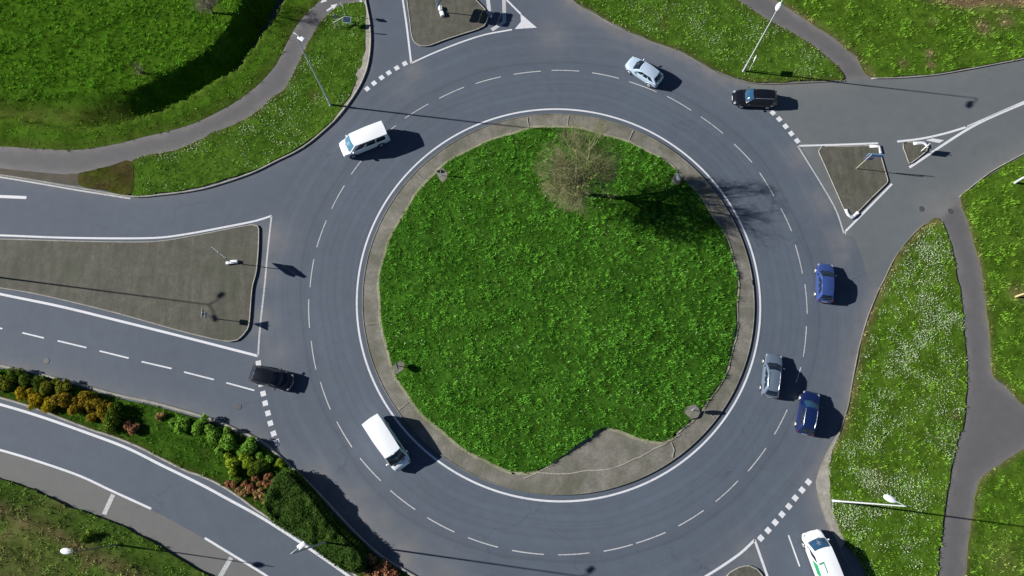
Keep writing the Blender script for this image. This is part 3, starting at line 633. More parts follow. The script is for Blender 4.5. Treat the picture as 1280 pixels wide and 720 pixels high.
# small concrete pads under the island signs
for (px, py, r), lab in zip(PADS, ('upper left', 'upper right', 'lower left', 'lower right')):
    c = G(px, py); z = float(h_lawn(np.array([c.x]), np.array([c.y]))[0])
    a = np.sort(RNG.uniform(0, 2 * np.pi, 9)); q = np.stack([np.cos(a), np.sin(a)], 1) * (r * RNG.uniform(.8, 1.05, 9))[:, None] + np.array(c.xy)
    v, f = cdt(q); n = len(q); o = np.arange(n)
    v3 = np.vstack([np.column_stack([v, np.full(len(v), z + .05)]), np.column_stack([q, np.full(n, z + .05)]), np.column_stack([q, np.full(n, 0)])])
    props(link('sign_pad', mesh_np('sign_pad', v3, [f, np.stack([len(v) + o, len(v) + (o + 1) % n, len(v) + n + (o + 1) % n, len(v) + n + o], 1)], [M_APRON])), 'small broken concrete pad in the grass under the %s island sign' % lab, 'pad', kind='structure')

# daisies: countless, one object per lawn
def daisies(P, hf, n, thr, label, centres=None, zoff=.09, size=(.035, .085)):
    lo, hi = P.min(0), P.max(0); x = RNG.uniform(lo[0], hi[0], n); y = RNG.uniform(lo[1], hi[1], n)
    k = inside(x, y, P); x, y = x[k], y[k]
    p = np.clip((vnoise(x, y, 2.4) * .5 + vnoise(x + 9, y, .9) * .5 - thr) * 3.2, 0.02, 1)
    if centres:
        q = np.full(len(x), .10)
        for px, py, r in centres:
            g = G(px, py); q = np.maximum(q, np.exp(-((x - g.x) ** 2 + (y - g.y) ** 2) / r ** 2))
        p = p * q
    k = RNG.random(len(x)) < p; x, y = x[k], y[k]; m = len(x)
    r = RNG.uniform(*size, m) / 2; z = hf(x, y) + RNG.uniform(zoff * .6, zoff * 1.3, m)
    a = RNG.uniform(0, 6.28, m); tx, ty = RNG.normal(0, .3, (2, m))
    V = np.empty((m, 6, 3))
    for k in range(6):
        cx, cy = r * np.cos(a + k * np.pi / 3), r * np.sin(a + k * np.pi / 3)
        V[:, k] = np.stack([x + cx, y + cy, z + cx * tx + cy * ty], 1)
    props(link('daisies', mesh_np('daisies', V.reshape(-1, 3), np.arange(m * 6).reshape(-1, 6), [M_DAISY])), label, 'daisies', kind='stuff')
daisies(P_NWV, h_flat(.05), 14000, .44, 'tiny white daisies in the lawn at top left')
daisies(P_NEV, h_flat(.045), 45000, .40, 'white daisies clustered in the lawn at the top', [(795,25,2.2),(830,18,2.0),(875,28,2.2),(905,50,2.2),(935,40,2),(970,55,2.5),(1000,70,2.5),(945,70,2),(760,8,1.5)])
daisies(P_SEV, h_flat(.045), 90000, .40, 'drifts of white daisies in the long lawn on the right', [(1150,360,3),(1180,400,3.2),(1140,420,3.2),(1115,450,3.4),(1150,440,3),(1090,505,3),(1140,480,3),(1180,535,2.6),(1075,570,2.6),(1090,590,3),(1120,555,2.5),(1100,655,3),(1130,690,3.2),(1070,650,2),(1150,700,3),(1160,310,2.5),(1125,620,2.5)])
daisies(P_LAWN, h_lawn, 2600, .50, 'scattered pale clover heads in the central grass', zoff=.2, size=(.05, .09))
daisies(P_EA, h_flat(.045, .07), 1500, .46, 'few white daisies in the lawn above the path junction')
daisies(P_NEF, h_flat(.045, .08), 1600, .48, 'few pale flowers in the rough lawn at top right')
daisies(P_EB, h_flat(.045, .07), 1500, .46, 'few white daisies in the lawn below the path junction')
daisies(P_MEADOW, h_meadow, 500, .5, 'few pale seed heads along the ditch bank', zoff=.15)
#@@OBJECTS
# ------------------------------------------------------------------ vehicles
M_GLASS = plain('car_glass', (0.010, 0.016, 0.026), 0.06, var=.05, Specular_IOR_Level=0.6)
M_TYRE = plain('tyre_rubber', (0.018, 0.018, 0.019), 0.85)
M_RIM = plain('alloy_rim', (0.55, 0.56, 0.58), 0.35, Metallic=0.7)
M_TRIM = plain('black_plastic', (0.02, 0.02, 0.022), 0.55)
M_LAMP = plain('headlamp_glass', (0.30, 0.33, 0.36), 0.12)
M_TAIL = plain('tail_lamp', (0.16, 0.010, 0.012), 0.2)
M_PLATE = plain('number_plate', (0.7, 0.7, 0.66), 0.5)
M_GREEN = plain('green_decal', (0.02, 0.26, 0.10), 0.45)
M_CHROME = plain('bright_rail', (0.7, 0.72, 0.75), 0.25, Metallic=0.8)
def car_paint(name, c, metal=0.25, rough=0.32):
    return plain(name, c, rough, var=.05, scale=1.5, Metallic=metal, Coat_Weight=0.7, Coat_Roughness=0.06)
def lerp(a, b, t): return a + (b - a) * t
def coons(c0, c1, d0, d1, nu, nv, bulge):
    """patch from bottom c0(u), top c1(u), left d0(v), right d1(v); bulge is added at the middle"""
    P00, P10, P01, P11 = c0(0), c0(1), c1(0), c1(1); g = []
    for j in range(nv + 1):
        v = j / nv; row = []
        for i in range(nu + 1):
            u = i / nu
            p = c0(u) * (1 - v) + c1(u) * v + d0(v) * (1 - u) + d1(v) * u - (P00 * (1 - u) * (1 - v) + P10 * u * (1 - v) + P01 * (1 - u) * v + P11 * u * v)
            row.append(p + bulge * (math.sin(math.pi * u) * math.sin(math.pi * v)))
        g.append(row)
    return g
def patch_faces(bm, g, u0=0, u1=1, v0=0, v1=1, off=0.0, n=7, flip=False, skew=0.0):
    """add (part of) a patch as a grid, pushed out by off, with turned-in edges when off > 0"""
    nv, nu = len(g) - 1, len(g[0]) - 1
    def at(u, v):
        x, y = min(max(u, 0), 1) * nu, min(max(v, 0), 1) * nv; i, j = min(int(x), nu - 1), min(int(y), nv - 1); a, b = x - i, y - j
        return (g[j][i] * (1 - a) + g[j][i + 1] * a) * (1 - b) + (g[j + 1][i] * (1 - a) + g[j + 1][i + 1] * a) * b
    def nrm(u, v):
        e = .02; r = (at(u + e, v) - at(u - e, v)).cross(at(u, v + e) - at(u, v - e)).normalized(); return -r if flip else r
    R_ = []
    for j in range(n + 1):
        row = []
        for i in range(n + 1):
            s, t = i / n, j / n; v = lerp(v0, v1, t); u = lerp(u0, u1, s) + skew * (t - .5)
            row.append(bm.verts.new(at(u, v) + nrm(u, v) * off))
        R_.append(row)
    for j in range(n):
        for i in range(n): bm.faces.new((R_[j][i], R_[j][i + 1], R_[j + 1][i + 1], R_[j + 1][i]))
def make_vehicle(name, label, cat, front, rear, s, group='vehicles driving round the roundabout', length=None):
    fp, rp = G(*front, .5), G(*rear, .5); d = (fp - rp); Lm = d.length; d.normalize()
    L = length or Lm; c = (fp + rp) / 2 if not length else fp - d * L / 2
    root = empty(name, (c.x, c.y, .006), math.atan2(d.y, d.x)); props(root, label, cat, group)
    W, H = s['W'], s['H']; hw = W / 2; pm = s['paint']; zb = s.get('belt', .92)
    k = L / s['L0']                                    # profile stations are given for a car of length L0, x from the middle
    X = lambda x: x * k
    prof = [(X(x), z) for x, z in s['prof']]           # top line rear -> front
    px_, pz_ = [p[0] for p in prof], [p[1] for p in prof]
    bm = bmesh.new(); rings = []
    for t in np.concatenate([[-1, -.995, -.975, -.94, -.88], np.linspace(-.8, .8, 15), [.86, .91, .95, .98, .995, 1]]):
        x = t * L / 2; at = abs(t)
        a = s.get('nose', .30) if t > 0 else s.get('tail', .17)
        w = hw * (1 - a * at ** s.get('np', 7)) * (1 - .02 * at ** 2); zt = float(np.interp(x, px_, pz_)); e = max(0, (at - .93) / .07)
        lo = .20 + .16 * e ** 2; xx = x
        dz = (zt - lo)
        ring = [(0, lo), (.82 * w, lo), (.96 * w, lo + .10), (w, lo + .42 * dz), (.985 * w, lo + .74 * dz), (.93 * w, zt - .055), (.80 * w, zt - .012), (.4 * w, zt + .018), (0, zt + .026)]
        if at >= .99: ring = [(y * .97, lo + (z - lo) * .9 + .03 * dz) for y, z in ring]
        pts = [(y, z) for y, z in ring] + [(-y, z) for y, z in ring[-2:0:-1]]
        sl = s.get('slope', .05)
        rings.append([bm.verts.new((xx - (sl * (z - .45) if t > .9 else -sl * .6 * (z - .45) if t < -.9 else 0) * (at - .9) * 10, y, z)) for y, z in pts])
    for a, b in zip(rings, rings[1:]):
        n = len(a)
        for i in range(n): bm.faces.new((a[i], a[(i + 1) % n], b[(i + 1) % n], b[i]))
    bm.faces.new(rings[0]); bm.faces.new(rings[-1][::-1])
    # greenhouse patches
    xwf, xrf, xrb, xwr = [X(q) for q in s['gh']]       # windscreen base, roof front, roof rear, rear glass base
    zf = float(np.interp(xwf, px_, pz_)) - .02; zr = float(np.interp(xwr, px_, pz_)) - .02
    bf, br, rf, rb = s['gw'][0] * hw, s['gw'][1] * hw, s['gw'][2] * hw, s['gw'][3] * hw; hr = s.get('rdrop', .05); bow = s.get('bow', .16)
    V3 = Vector
    ws_b = lambda u: V3((xwf + bow * 4 * u * (1 - u), lerp(bf, -bf, u), zf))
    ws_t = lambda u: V3((xrf + bow * .5 * 4 * u * (1 - u), lerp(rf, -rf, u), H - .03 + .025 * 4 * u * (1 - u)))
    rw_b = lambda u: V3((xwr - bow * .5 * 4 * u * (1 - u), lerp(br, -br, u), zr))
    rw_t = lambda u: V3((xrb - bow * .25 * 4 * u * (1 - u), lerp(rb, -rb, u), H - hr + .02 * 4 * u * (1 - u)))
    fa = lambda sd: (lambda v: V3((lerp(xwf, xrf, v), sd * lerp(bf, rf, v) , lerp(zf, H - .03, v) + .035 * math.sin(math.pi * v))))
    ra = lambda sd: (lambda v: V3((lerp(xwr, xrb, v), sd * lerp(br, rb, v), lerp(zr, H - hr, v) + .03 * math.sin(math.pi * v))))
    sb = lambda sd: (lambda u: V3((lerp(xwr, xwf, u), sd * (lerp(br, bf, u) + .03 * math.sin(math.pi * u)), lerp(zr, zf, u))))
    st = lambda sd: (lambda u: V3((lerp(xrb, xrf, u), sd * (lerp(rb, rf, u) + .03 * math.sin(math.pi * u)), lerp(H - hr, H - .03, u) + .04 * math.sin(math.pi * u))))
    ws = coons(ws_b, ws_t, fa(1), fa(-1), 10, 8, V3((.06, 0, .04)))
    rw = coons(rw_b, rw_t, ra(1), ra(-1), 10, 8, V3((-.03, 0, .02)))
    sides = {sd: coons(sb(sd), st(sd), ra(sd), fa(sd), 14, 8, V3((0, sd * .045, .01))) for sd in (1, -1)}
    roof = coons(lambda u: rw_t(u), lambda u: ws_t(u), lambda v: st(1)(v), lambda v: st(-1)(v), 12, 12, V3((0, 0, .035)))
    for g in (ws, rw, sides[1], sides[-1], roof):
        nv, nu = len(g) - 1, len(g[0]) - 1
        R_ = [[bm.verts.new(p) for p in row] for row in g]
        for j in range(nv):
            for i in range(nu): bm.faces.new((R_[j][i], R_[j][i + 1], R_[j + 1][i + 1], R_[j + 1][i]))
    bmesh.ops.remove_doubles(bm, verts=bm.verts, dist=.0015)
    link('body', bm_mesh('body', bm, pm, 38), root)
    def pane(nm, g, flip, **kw):
        b = bmesh.new(); patch_faces(b, g, off=.006, flip=flip, **kw)
        me = bpy.data.meshes.new(nm); b.to_mesh(me); b.free(); me.materials.append(s.get('glass', M_GLASS) if nm == 'windscreen' else M_GLASS)
        me.polygons.foreach_set('use_smooth', np.ones(len(me.polygons), bool)); return link(nm, me, root)
    up = (ws[4][6] - ws[4][4]).cross(ws[6][5] - ws[4][5]).x < 0
    pane('windscreen', ws, up, u0=.045, u1=.955, v0=s.get('wv', .06), v1=.93)
    up = (rw[4][6] - rw[4][4]).cross(rw[6][5] - rw[4][5]).x > 0
    if s.get('rearglass', True): pane('rear_window', rw, up, u0=.09, u1=.91, v0=.16, v1=.86)
    for sd in (1, -1):
        g = sides[sd]; fl = (g[4][8].cross(V3((0, 0, 0))).x > 0); nn = (g[4][8] - g[4][6]).cross(g[6][7] - g[4][7]).y * sd < 0
        for (u0, u1, sk) in s['win']: pane('side_window', g, nn, u0=u0, u1=u1, v0=s.get('sv0', .14), v1=.86, skew=sk)
    # wheels with tyre and rim, arch
    wx = [X(q) for q in s['axles']]; wr = s.get('wr', .32)
    for x in wx:
        for sd in (1, -1):
            b = bmesh.new(); r = bmesh.ops.create_cone(b, cap_ends=True, segments=28, radius1=wr, radius2=wr, depth=.2)
            bmesh.ops.bevel(b, geom=[e for e in b.edges if len(e.link_faces) == 2 and any(len(q.verts) > 4 for q in e.link_faces)], offset=.03, segments=2, affect='EDGES')
            bmesh.ops.rotate(b, verts=b.verts, cent=(0, 0, 0), matrix=Matrix.Rotation(R(90), 3, 'X'))
            bmesh.ops.translate(b, verts=b.verts, vec=(x, sd * (hw - .075), wr))
            wh = link('wheel', bm_mesh('wheel', b, M_TYRE, 30), root)
            b = bmesh.new(); bmesh.ops.create_cone(b, cap_ends=True, segments=24, radius1=wr * .66, radius2=wr * .58, depth=.03)
            for q in range(5): add_box(b, (math.cos(q * 1.2566) * wr * .32, math.sin(q * 1.2566) * wr * .32, .018), (wr * .5, .05, .02), Matrix.Rotation(q * 1.2566, 3, 'Z'))
            bmesh.ops.rotate(b, verts=b.verts, cent=(0, 0, 0), matrix=Matrix.Rotation(R(-90 * sd), 3, 'X'))
            bmesh.ops.translate(b, verts=b.verts, vec=(x, sd * (hw + .028), wr))
            link('rim', bm_mesh('rim', b, M_RIM), wh)
            b = bmesh.new()
            for q in range(15):                         # arch lip: dark half ring on the flank
                a0_, a1_ = math.pi * q / 14 - .08, 0
            ringp = [V3((x + math.cos(math.pi * q / 16) * (wr + .05), sd * (hw - .012), wr + math.sin(math.pi * q / 16) * (wr + .05))) for q in range(17)]
            add_tube(b, ringp, .028, 6); link('wheel_arch', bm_mesh('wheel_arch', b, M_TRIM if s.get('trim', True) else pm, 40), root)
    # lamps, mirrors, plates, bumper strips
    zl = s.get('zl', .66)
    for sd in (1, -1):
        b = bmesh.new(); add_box(b, (L / 2 - .20, sd * hw * .73, zl), (.26, .24, .12), Matrix.Rotation(-sd * .55, 3, 'Z') @ Matrix.Rotation(.25, 3, 'Y'), .05); link('headlight', bm_mesh('headlight', b, M_LAMP, 40), root)
        b = bmesh.new(); add_box(b, (-L / 2 + .115, sd * hw * .80, s.get('zt', .82)), (.13, .13, s.get('th', .24)), Matrix.Rotation(sd * .35, 3, 'Z'), .03); link('tail_light', bm_mesh('tail_light', b, M_TAIL, 40), root)
        b = bmesh.new(); bmesh.ops.create_icosphere(b, subdivisions=2, radius=1); bmesh.ops.scale(b, vec=(.08, .13, .085) if not s.get('van') else (.09, .13, .15), verts=b.verts)
        bmesh.ops.translate(b, verts=b.verts, vec=(xwf - .28 * k, sd * (hw + .07), zb + .06)); link('wing_mirror', bm_mesh('wing_mirror', b, pm, 60), root)
    b = bmesh.new(); add_box(b, (L / 2 - .015, 0, .47), (.05, .52, .11)); link('number_plate', bm_mesh('number_plate', b, M_PLATE), root)
    b = bmesh.new(); add_box(b, (-L / 2 + .02, 0, .62), (.05, .52, .11)); link('number_plate', bm_mesh('number_plate', b, M_PLATE), root)
    b = bmesh.new(); add_box(b, (L / 2 - .05, 0, .36), (.12, W * .62, .12), None, .03); link('grille', bm_mesh('grille', b, M_TRIM), root)
    for q in (-1, 1):
        b = bmesh.new(); add_tube(b, [ws_b(.5 - .22 * q + 0) + V3((.03, 0, .035)), ws_b(.5 - .22 * q - .26) + V3((-.06, 0, .075))], .014, 5)
        link('wiper', bm_mesh('wiper', b, M_TRIM), root)
    if s.get('rails'):
        for sd in (1, -1):
            P_ = [st(sd)(u) * 1.0 + V3((0, -sd * .05, .055 if .05 < u < .95 else .0)) for u in np.linspace(.03, .97, 9)]
            b = bmesh.new(); add_tube(b, P_, .025, 6); link('roof_rail', bm_mesh('roof_rail', b, s['rails'], 60), root)
    if s.get('extra'): s['extra'](root, sides, roof, sb, st)
    return root
GL_SKY = plain('pale_sky_reflection_glass', (0.07, 0.17, 0.25), 0.08, var=.05)  # sky reflection painted into the glass colour
GL_SKY_DEEP = plain('sky_reflection_glass', (0.022, 0.065, 0.125), 0.06, var=.05)  # deeper blue sky reflection, likewise held in the base colour
P_WHITE = car_paint('white_car_paint', (0.80, 0.82, 0.84), 0.0, .3)
P_SILVER = car_paint('silver_blue_paint', (0.50, 0.62, 0.75), 0.3)
P_BLACK = car_paint('black_car_paint', (0.006, 0.007, 0.010), 0.1, .2)
P_BLACK2 = car_paint('black_suv_paint', (0.007, 0.008, 0.012), 0.1, .2)
P_BLUE = car_paint('violet_blue_paint', (0.045, 0.085, 0.27), 0.35)
P_GREY = car_paint('blue_grey_paint', (0.16, 0.21, 0.28), 0.4)
P_NAVY = car_paint('navy_paint', (0.008, 0.022, 0.10), 0.35)
HATCH = dict(L0=4.1, W=1.74, H=1.47, belt=.93, prof=[(-2.05,.78),(-2.0,.86),(-1.86,.96),(-1.4,.97),(.9,.95),(1.1,.93),(1.6,.84),(1.9,.74),(2.05,.62)], gh=(1.02,.30,-1.42,-1.90), gw=(.86,.84,.66,.63),
             win=[(.16,.36,.10),(.39,.585,.0),(.61,.84,-.12)], axles=(1.27,-1.25), nose=.34, tail=.2, rdrop=.08)
def V_(base, **kw): d = dict(base); d.update(kw); return d
VAN = dict(L0=5.0, W=1.92, H=1.94, belt=1.08, prof=[(-2.5,.95),(-2.46,1.06),(-2.3,1.10),(1.5,1.10),(1.75,1.06),(2.2,.96),(2.42,.82),(2.5,.66)], gh=(1.72,1.02,-2.36,-2.45), gw=(.90,.955,.80,.84), win=[(.09,.34,0),(.37,.62,0),(.66,.88,-.10)],
           axles=(1.62,-1.40), nose=.28, tail=.06, np=9, rdrop=.04, bow=.18, van=True, zl=.80, zt=1.0, th=.5, wr=.34, sv0=.12)
PANEL = dict(L0=5.4, W=1.98, H=2.06, belt=1.12, prof=[(-2.7,1.0),(-2.66,1.10),(-2.5,1.14),(1.75,1.14),(2.0,1.10),(2.4,1.00),(2.62,.86),(2.7,.68)], gh=(1.98,1.20,-2.58,-2.66), gw=(.90,.965,.82,.88), win=[(.76,.92,-.08)],
             axles=(1.75,-1.45), nose=.26, tail=.05, np=9, rdrop=.03, bow=.16, van=True, zl=.84, zt=1.0, th=.55, wr=.34, sv0=.14, wv=.08)
def vents(root, sides, roof, sb, st):
    for y in (.38, -.45):
        b = bmesh.new(); add_box(b, (2.16, y, 1.075), (.09, .34, .03), Matrix.Rotation(.28, 3, 'Y')); link('hood_vent', bm_mesh('hood_vent', b, M_TRIM), root)
def decals(root, sides, roof, sb, st):
    g = sides[1]; b = bmesh.new(); nn = (g[4][8] - g[4][6]).cross(g[6][7] - g[4][7]).y < 0
    patch_faces(b, g, u0=.42, u1=.70, v0=-.0, v1=.80, off=.008, flip=nn)
    me = bpy.data.meshes.new('green_decal'); b.to_mesh(me); b.free(); me.materials.append(M_GREEN); link('green_decal', me, root)
    b = bmesh.new(); up = (roof[4][6] - roof[4][4]).cross(roof[6][5] - roof[4][5]).z < 0
    patch_faces(b, roof, u0=.02, u1=.30, v0=.715, v1=.75, off=.008, flip=up); patch_faces(b, roof, u0=.255, u1=.30, v0=.50, v1=.712, off=.008, flip=up)
    me = bpy.data.meshes.new('green_stripe'); b.to_mesh(me); b.free(); me.materials.append(M_GREEN); link('green_stripe', me, root)
make_vehicle('minibus', 'white minibus with dark side windows passing the top left daisy lawn', 'van', (427,189), (484.5,166), V_(VAN, paint=P_WHITE, glass=GL_SKY))
make_vehicle('panel_van', 'long white windowless panel van whose shadow falls on the island apron', 'van', (505,584), (465,524), V_(PANEL, paint=P_WHITE, rearglass=False, extra=vents))
make_vehicle('hatchback', 'glossy black car crossing the give way blocks on the left', 'car', (366,479), (314,466), V_(HATCH, paint=P_BLACK, W=1.76, H=1.45))
make_vehicle('hatchback', 'pale silver blue hatchback on the upper ring road', 'car', (785,77), (825,103.5), V_(HATCH, paint=P_SILVER, trim=False))
make_vehicle('sport_utility_car', 'black car with roof rails entering from the east road', 'car', (915.5,122.5), (970.5,124.5), V_(HATCH, paint=P_BLACK2, glass=GL_SKY_DEEP, W=1.80, H=1.56, rails=M_CHROME, L0=4.3, gh=(.92,.25,-1.7,-2.02)))
make_vehicle('hatchback', 'small violet blue hatchback, uppermost of the three cars on the right', 'car', (1031,330), (1030,378), V_(HATCH, paint=P_BLUE, W=1.68, H=1.50, trim=False))
make_vehicle('hatchback', 'blue grey hatchback nearest the island kerb on the right', 'car', (967,443), (961.5,497), V_(HATCH, paint=P_GREY, rails=M_CHROME, H=1.50))
make_vehicle('hatchback', 'dark navy car beside the kerb of the right daisy lawn', 'car', (1014,490), (1005,543), V_(HATCH, paint=P_NAVY, glass=GL_SKY_DEEP, rails=M_CHROME, H=1.53, W=1.78))
make_vehicle('panel_van', 'white van with green markings driving in at the bottom edge', 'van', (1012.5,664), (1033,718), V_(PANEL, paint=P_WHITE, rearglass=False, extra=decals, glass=GL_SKY_DEEP), length=5.5)

# ------------------------------------------------------------------ street lamps
M_POLE = plain('galvanised_pole', (0.50, 0.52, 0.53), 0.5, Metallic=0.1)
M_LUM = plain('white_luminaire', (0.78, 0.80, 0.84), 0.35)
M_SHADEPOLE = plain('shaded_pole', (0.10, 0.12, 0.12), 0.5)  # dark tone paints the pole's shaded side into its colour
M_LENS = plain('lamp_lens', (0.45, 0.47, 0.48), 0.15)
def street_lamp(label, base, h, heads, r0=.10, style='oval', mat=None, z0=.1, zarm=0.25):
    """heads: list of world points (x, y, z) of the luminaires"""
    b0 = base if isinstance(base, Vector) else G(*base, z0); mat = mat or M_POLE
    root = empty('street_lamp', (b0.x, b0.y, b0.z)); props(root, label, 'street lamp', 'street lamps round the roundabout')
    bm = bmesh.new(); add_tube(bm, [(0, 0, -.1), (0, 0, h * .5), (0, 0, h)], [r0, r0 * .78, r0 * .55], 12); link('pole', bm_mesh('pole', bm, mat, 50), root)
    bm = bmesh.new(); bmesh.ops.create_cone(bm, cap_ends=True, segments=14, radius1=r0 * 1.9, radius2=r0 * 1.5, depth=.14); bmesh.ops.translate(bm, verts=bm.verts, vec=(0, 0, .04)); add_tube(bm, [(0, 0, .08), (0, 0, 1.3)], r0 * 1.25, 12)
    link('pole_base', bm_mesh('pole_base', bm, mat, 40), root)
    for hd in heads:
        v = Vector(hd) - Vector((b0.x, b0.y, b0.z)); top = Vector((0, 0, h - .03)); d = Vector((v.x, v.y, 0)); ln = d.length; d.normalize(); sd = Vector((-d.y, d.x, 0))
        bm = bmesh.new(); add_tube(bm, [top, top + (v - top) * .45 + Vector((0, 0, zarm * .5)), v - d * .1], r0 * .5, 8); link('arm', bm_mesh('arm', bm, mat, 50), root)
        bm = bmesh.new()
        if style == 'oval':
            bmesh.ops.create_uvsphere(bm, u_segments=20, v_segments=12, radius=1); bmesh.ops.scale(bm, vec=(.52, .26, .14), verts=bm.verts)
            for q in bm.verts:
                if q.co.x < 0: q.co.y *= 1 + .25 * q.co.x
        else:
            add_box(bm, (0, 0, 0), (.66, .40, .14), None, .05)
        M = Matrix((d, sd, Vector((0, 0, 1)))).transposed().to_4x4(); M.translation = v; bmesh.ops.transform(bm, matrix=M, verts=bm.verts)
        lu = link('luminaire', bm_mesh('luminaire', bm, M_LUM, 50), root)
        bm = bmesh.new(); add_box(bm, (0, 0, -.12 if style == 'oval' else -.075), (.6, .3, .03), None, .01); bmesh.ops.transform(bm, matrix=M, verts=bm.verts); link('lens', bm_mesh('lens', bm, M_LENS), lu)
    return root
street_lamp('tall lamp post with a square head standing in the top left daisy lawn', (413,131), 13.2, [G(376.5,48,13.1)], r0=.09, style='box')
street_lamp('tall white lamp post in the long daisy lawn on the right', (1042,626), 13.2, [G(1112.5,623.5,13.2)], r0=.085)
street_lamp('tall white lamp post in the daisy lawn at the top', (929,89), 12.6, [G(973.5,8,12.5)], r0=.08)
street_lamp('lamp post rising out of the dense hedge at the bottom left', (412,676), 11.9, [G(377,682,12.0)], r0=.09, style='box', mat=plain('darker_grey_pole', (0.30, 0.32, 0.33), 0.5))  # pole in a darker grey than the other tall lamps
bz = float(h_sw(np.array([G(146,681).x]), np.array([G(146,681).y]))[0])
street_lamp('short dark lamp post with a pale head on the bottom left bank', (146,681), 7.0, [G(83,689,7.1)], r0=.06, mat=M_SHADEPOLE, z0=bz)
tip = G(262,381,.13); b = tip - SHD * (12.6 / math.tan(SUN_EL)); hd = [G(277,369,.13) - tip, G(269,398,.13) - tip]
street_lamp('double armed lamp post whose shadow crosses the left splitter island', Vector((b.x, b.y, .1)), 12.6, [(b.x + q.x, b.y + q.y, 12.7) for q in hd], r0=.09, style='box')
street_lamp('lamp post at the right edge beside the upper right lawn', (1268.5,228.5), 12.4, [G(1268,228) + Vector((-1.1, -.6, 12.5))], r0=.10)
bm = bmesh.new(); add_tube(bm, [(0, 0, -.1), (.02, .01, .6), (.05, .02, 1.25)], [.11, .10, .09], 10)
o = link('wooden_post', bm_mesh('wooden_post', bm, plain('pale_wood', (0.50, 0.40, 0.20), .8), 40)); o.location = G(1269.5,371,.1); props(o, 'short pale wooden post in worn grass at the right edge', 'post')

# ------------------------------------------------------------------ road signs
M_SIGNBACK = plain('sign_back', (0.30, 0.31, 0.32), 0.5, Metallic=.3)
M_SWHITE = plain('sign_white', (0.80, 0.81, 0.82), 0.45)
M_SBLUE = plain('sign_blue', (0.03, 0.11, 0.42), 0.4)
M_SGREEN = plain('sign_green', (0.02, 0.16, 0.08), 0.4)
M_SRED = plain('sign_red', (0.5, 0.02, 0.02), 0.4)
M_SLIGHTBLUE = plain('sign_light_blue', (0.16, 0.36, 0.62), 0.4)
def sign_root(label, base, name='road_sign', cat='road sign', group=None, z=.13):
    p = base if isinstance(base, Vector) else G(*base, z); r = empty(name, p); return props(r, label, cat, group)
def post(root, h, x=0, y=0, r=.04, mat=None):
    bm = bmesh.new(); add_tube(bm, [(x, y, -.12), (x, y, h)], r, 10); bmesh.ops.create_icosphere(bm, subdivisions=1, radius=r, matrix=Matrix.Translation((x, y, h)))
    return link('post', bm_mesh('post', bm, mat or M_POLE, 50), root)
def panel(root, dirv, w, z0, z1, mat, back=None, off=(0, 0, 0), name='panel', tip=0.0, bevel=.04, t=.05):
    """upright panel whose width runs along dirv (world), face = left-hand side of dirv"""
    d = Vector((dirv[0], dirv[1], 0)).normalized(); n = Vector((-d.y, d.x, 0)); H_ = z1 - z0; bm = bmesh.new()
    out = [(-w / 2, z0 + bevel), (-w / 2 + bevel, z0), (w / 2 - bevel, z0), (w / 2, z0 + bevel), (w / 2 + tip, (z0 + z1) / 2), (w / 2, z1 - bevel), (w / 2 - bevel, z1), (-w / 2 + bevel, z1), (-w / 2, z1 - bevel)]
    F_, B_ = [], []
    for a, z in out:
        p = d * a + Vector((off[0], off[1], z)); F_.append(bm.verts.new(p + n * (t / 2 + .04))); B_.append(bm.verts.new(p + n * (.04 - t / 2)))
    bm.faces.new(F_); fb = bm.faces.new(B_[::-1]); k = len(out)
    for i in range(k): bm.faces.new((F_[i], F_[(i + 1) % k], B_[(i + 1) % k], B_[i]))
    bmesh.ops.recalc_face_normals(bm, faces=bm.faces); bm.faces.ensure_lookup_table()
    for f_ in bm.faces: f_.material_index = 0 if f_ is bm.faces[0] else 1
    me = bpy.data.meshes.new(name); bm.to_mesh(me); bm.free(); me.materials.append(mat); me.materials.append(back or M_SIGNBACK)
    o = link(name, me, root)
    ins = .05; b2 = bmesh.new()      # pale border lines on the face
    for zz in (z0 + ins, z1 - ins): add_box(b2, Vector((off[0], off[1], zz)) + n * (.045 + t / 2), (w - 2 * ins, .012, .03), Matrix.Rotation(math.atan2(d.y, d.x), 3, 'Z'))
    link('border', bm_mesh('border', b2, M_SWHITE), o)
    return o
def wdir(a, b): q = G(*b) - G(*a); return (q.x, q.y)
# left splitter island: direction sign with white base blocks
r = sign_root('tall direction sign with arrow panels and white base block on the left splitter island', (289.5,328.5)); D = wdir((266,309), (290,328))
post(r, 3.55); panel(r, D, 2.0, 2.35, 2.88, M_SWHITE, M_SWHITE, tip=.3, off=(0, 0, 0)); panel(r, D, 1.9, 2.94, 3.45, M_SGREEN, M_SIGNBACK, tip=.3)
bm = bmesh.new(); add_box(bm, (.28, .04, .14), (.75, .34, .30), Matrix.Rotation(.08, 3, 'Z'), .05); add_box(bm, (-.32, -.06, .13), (.34, .3, .28), Matrix.Rotation(.08, 3, 'Z'), .05)
link('base_block', bm_mesh('base_block', bm, M_SWHITE, 40), r)
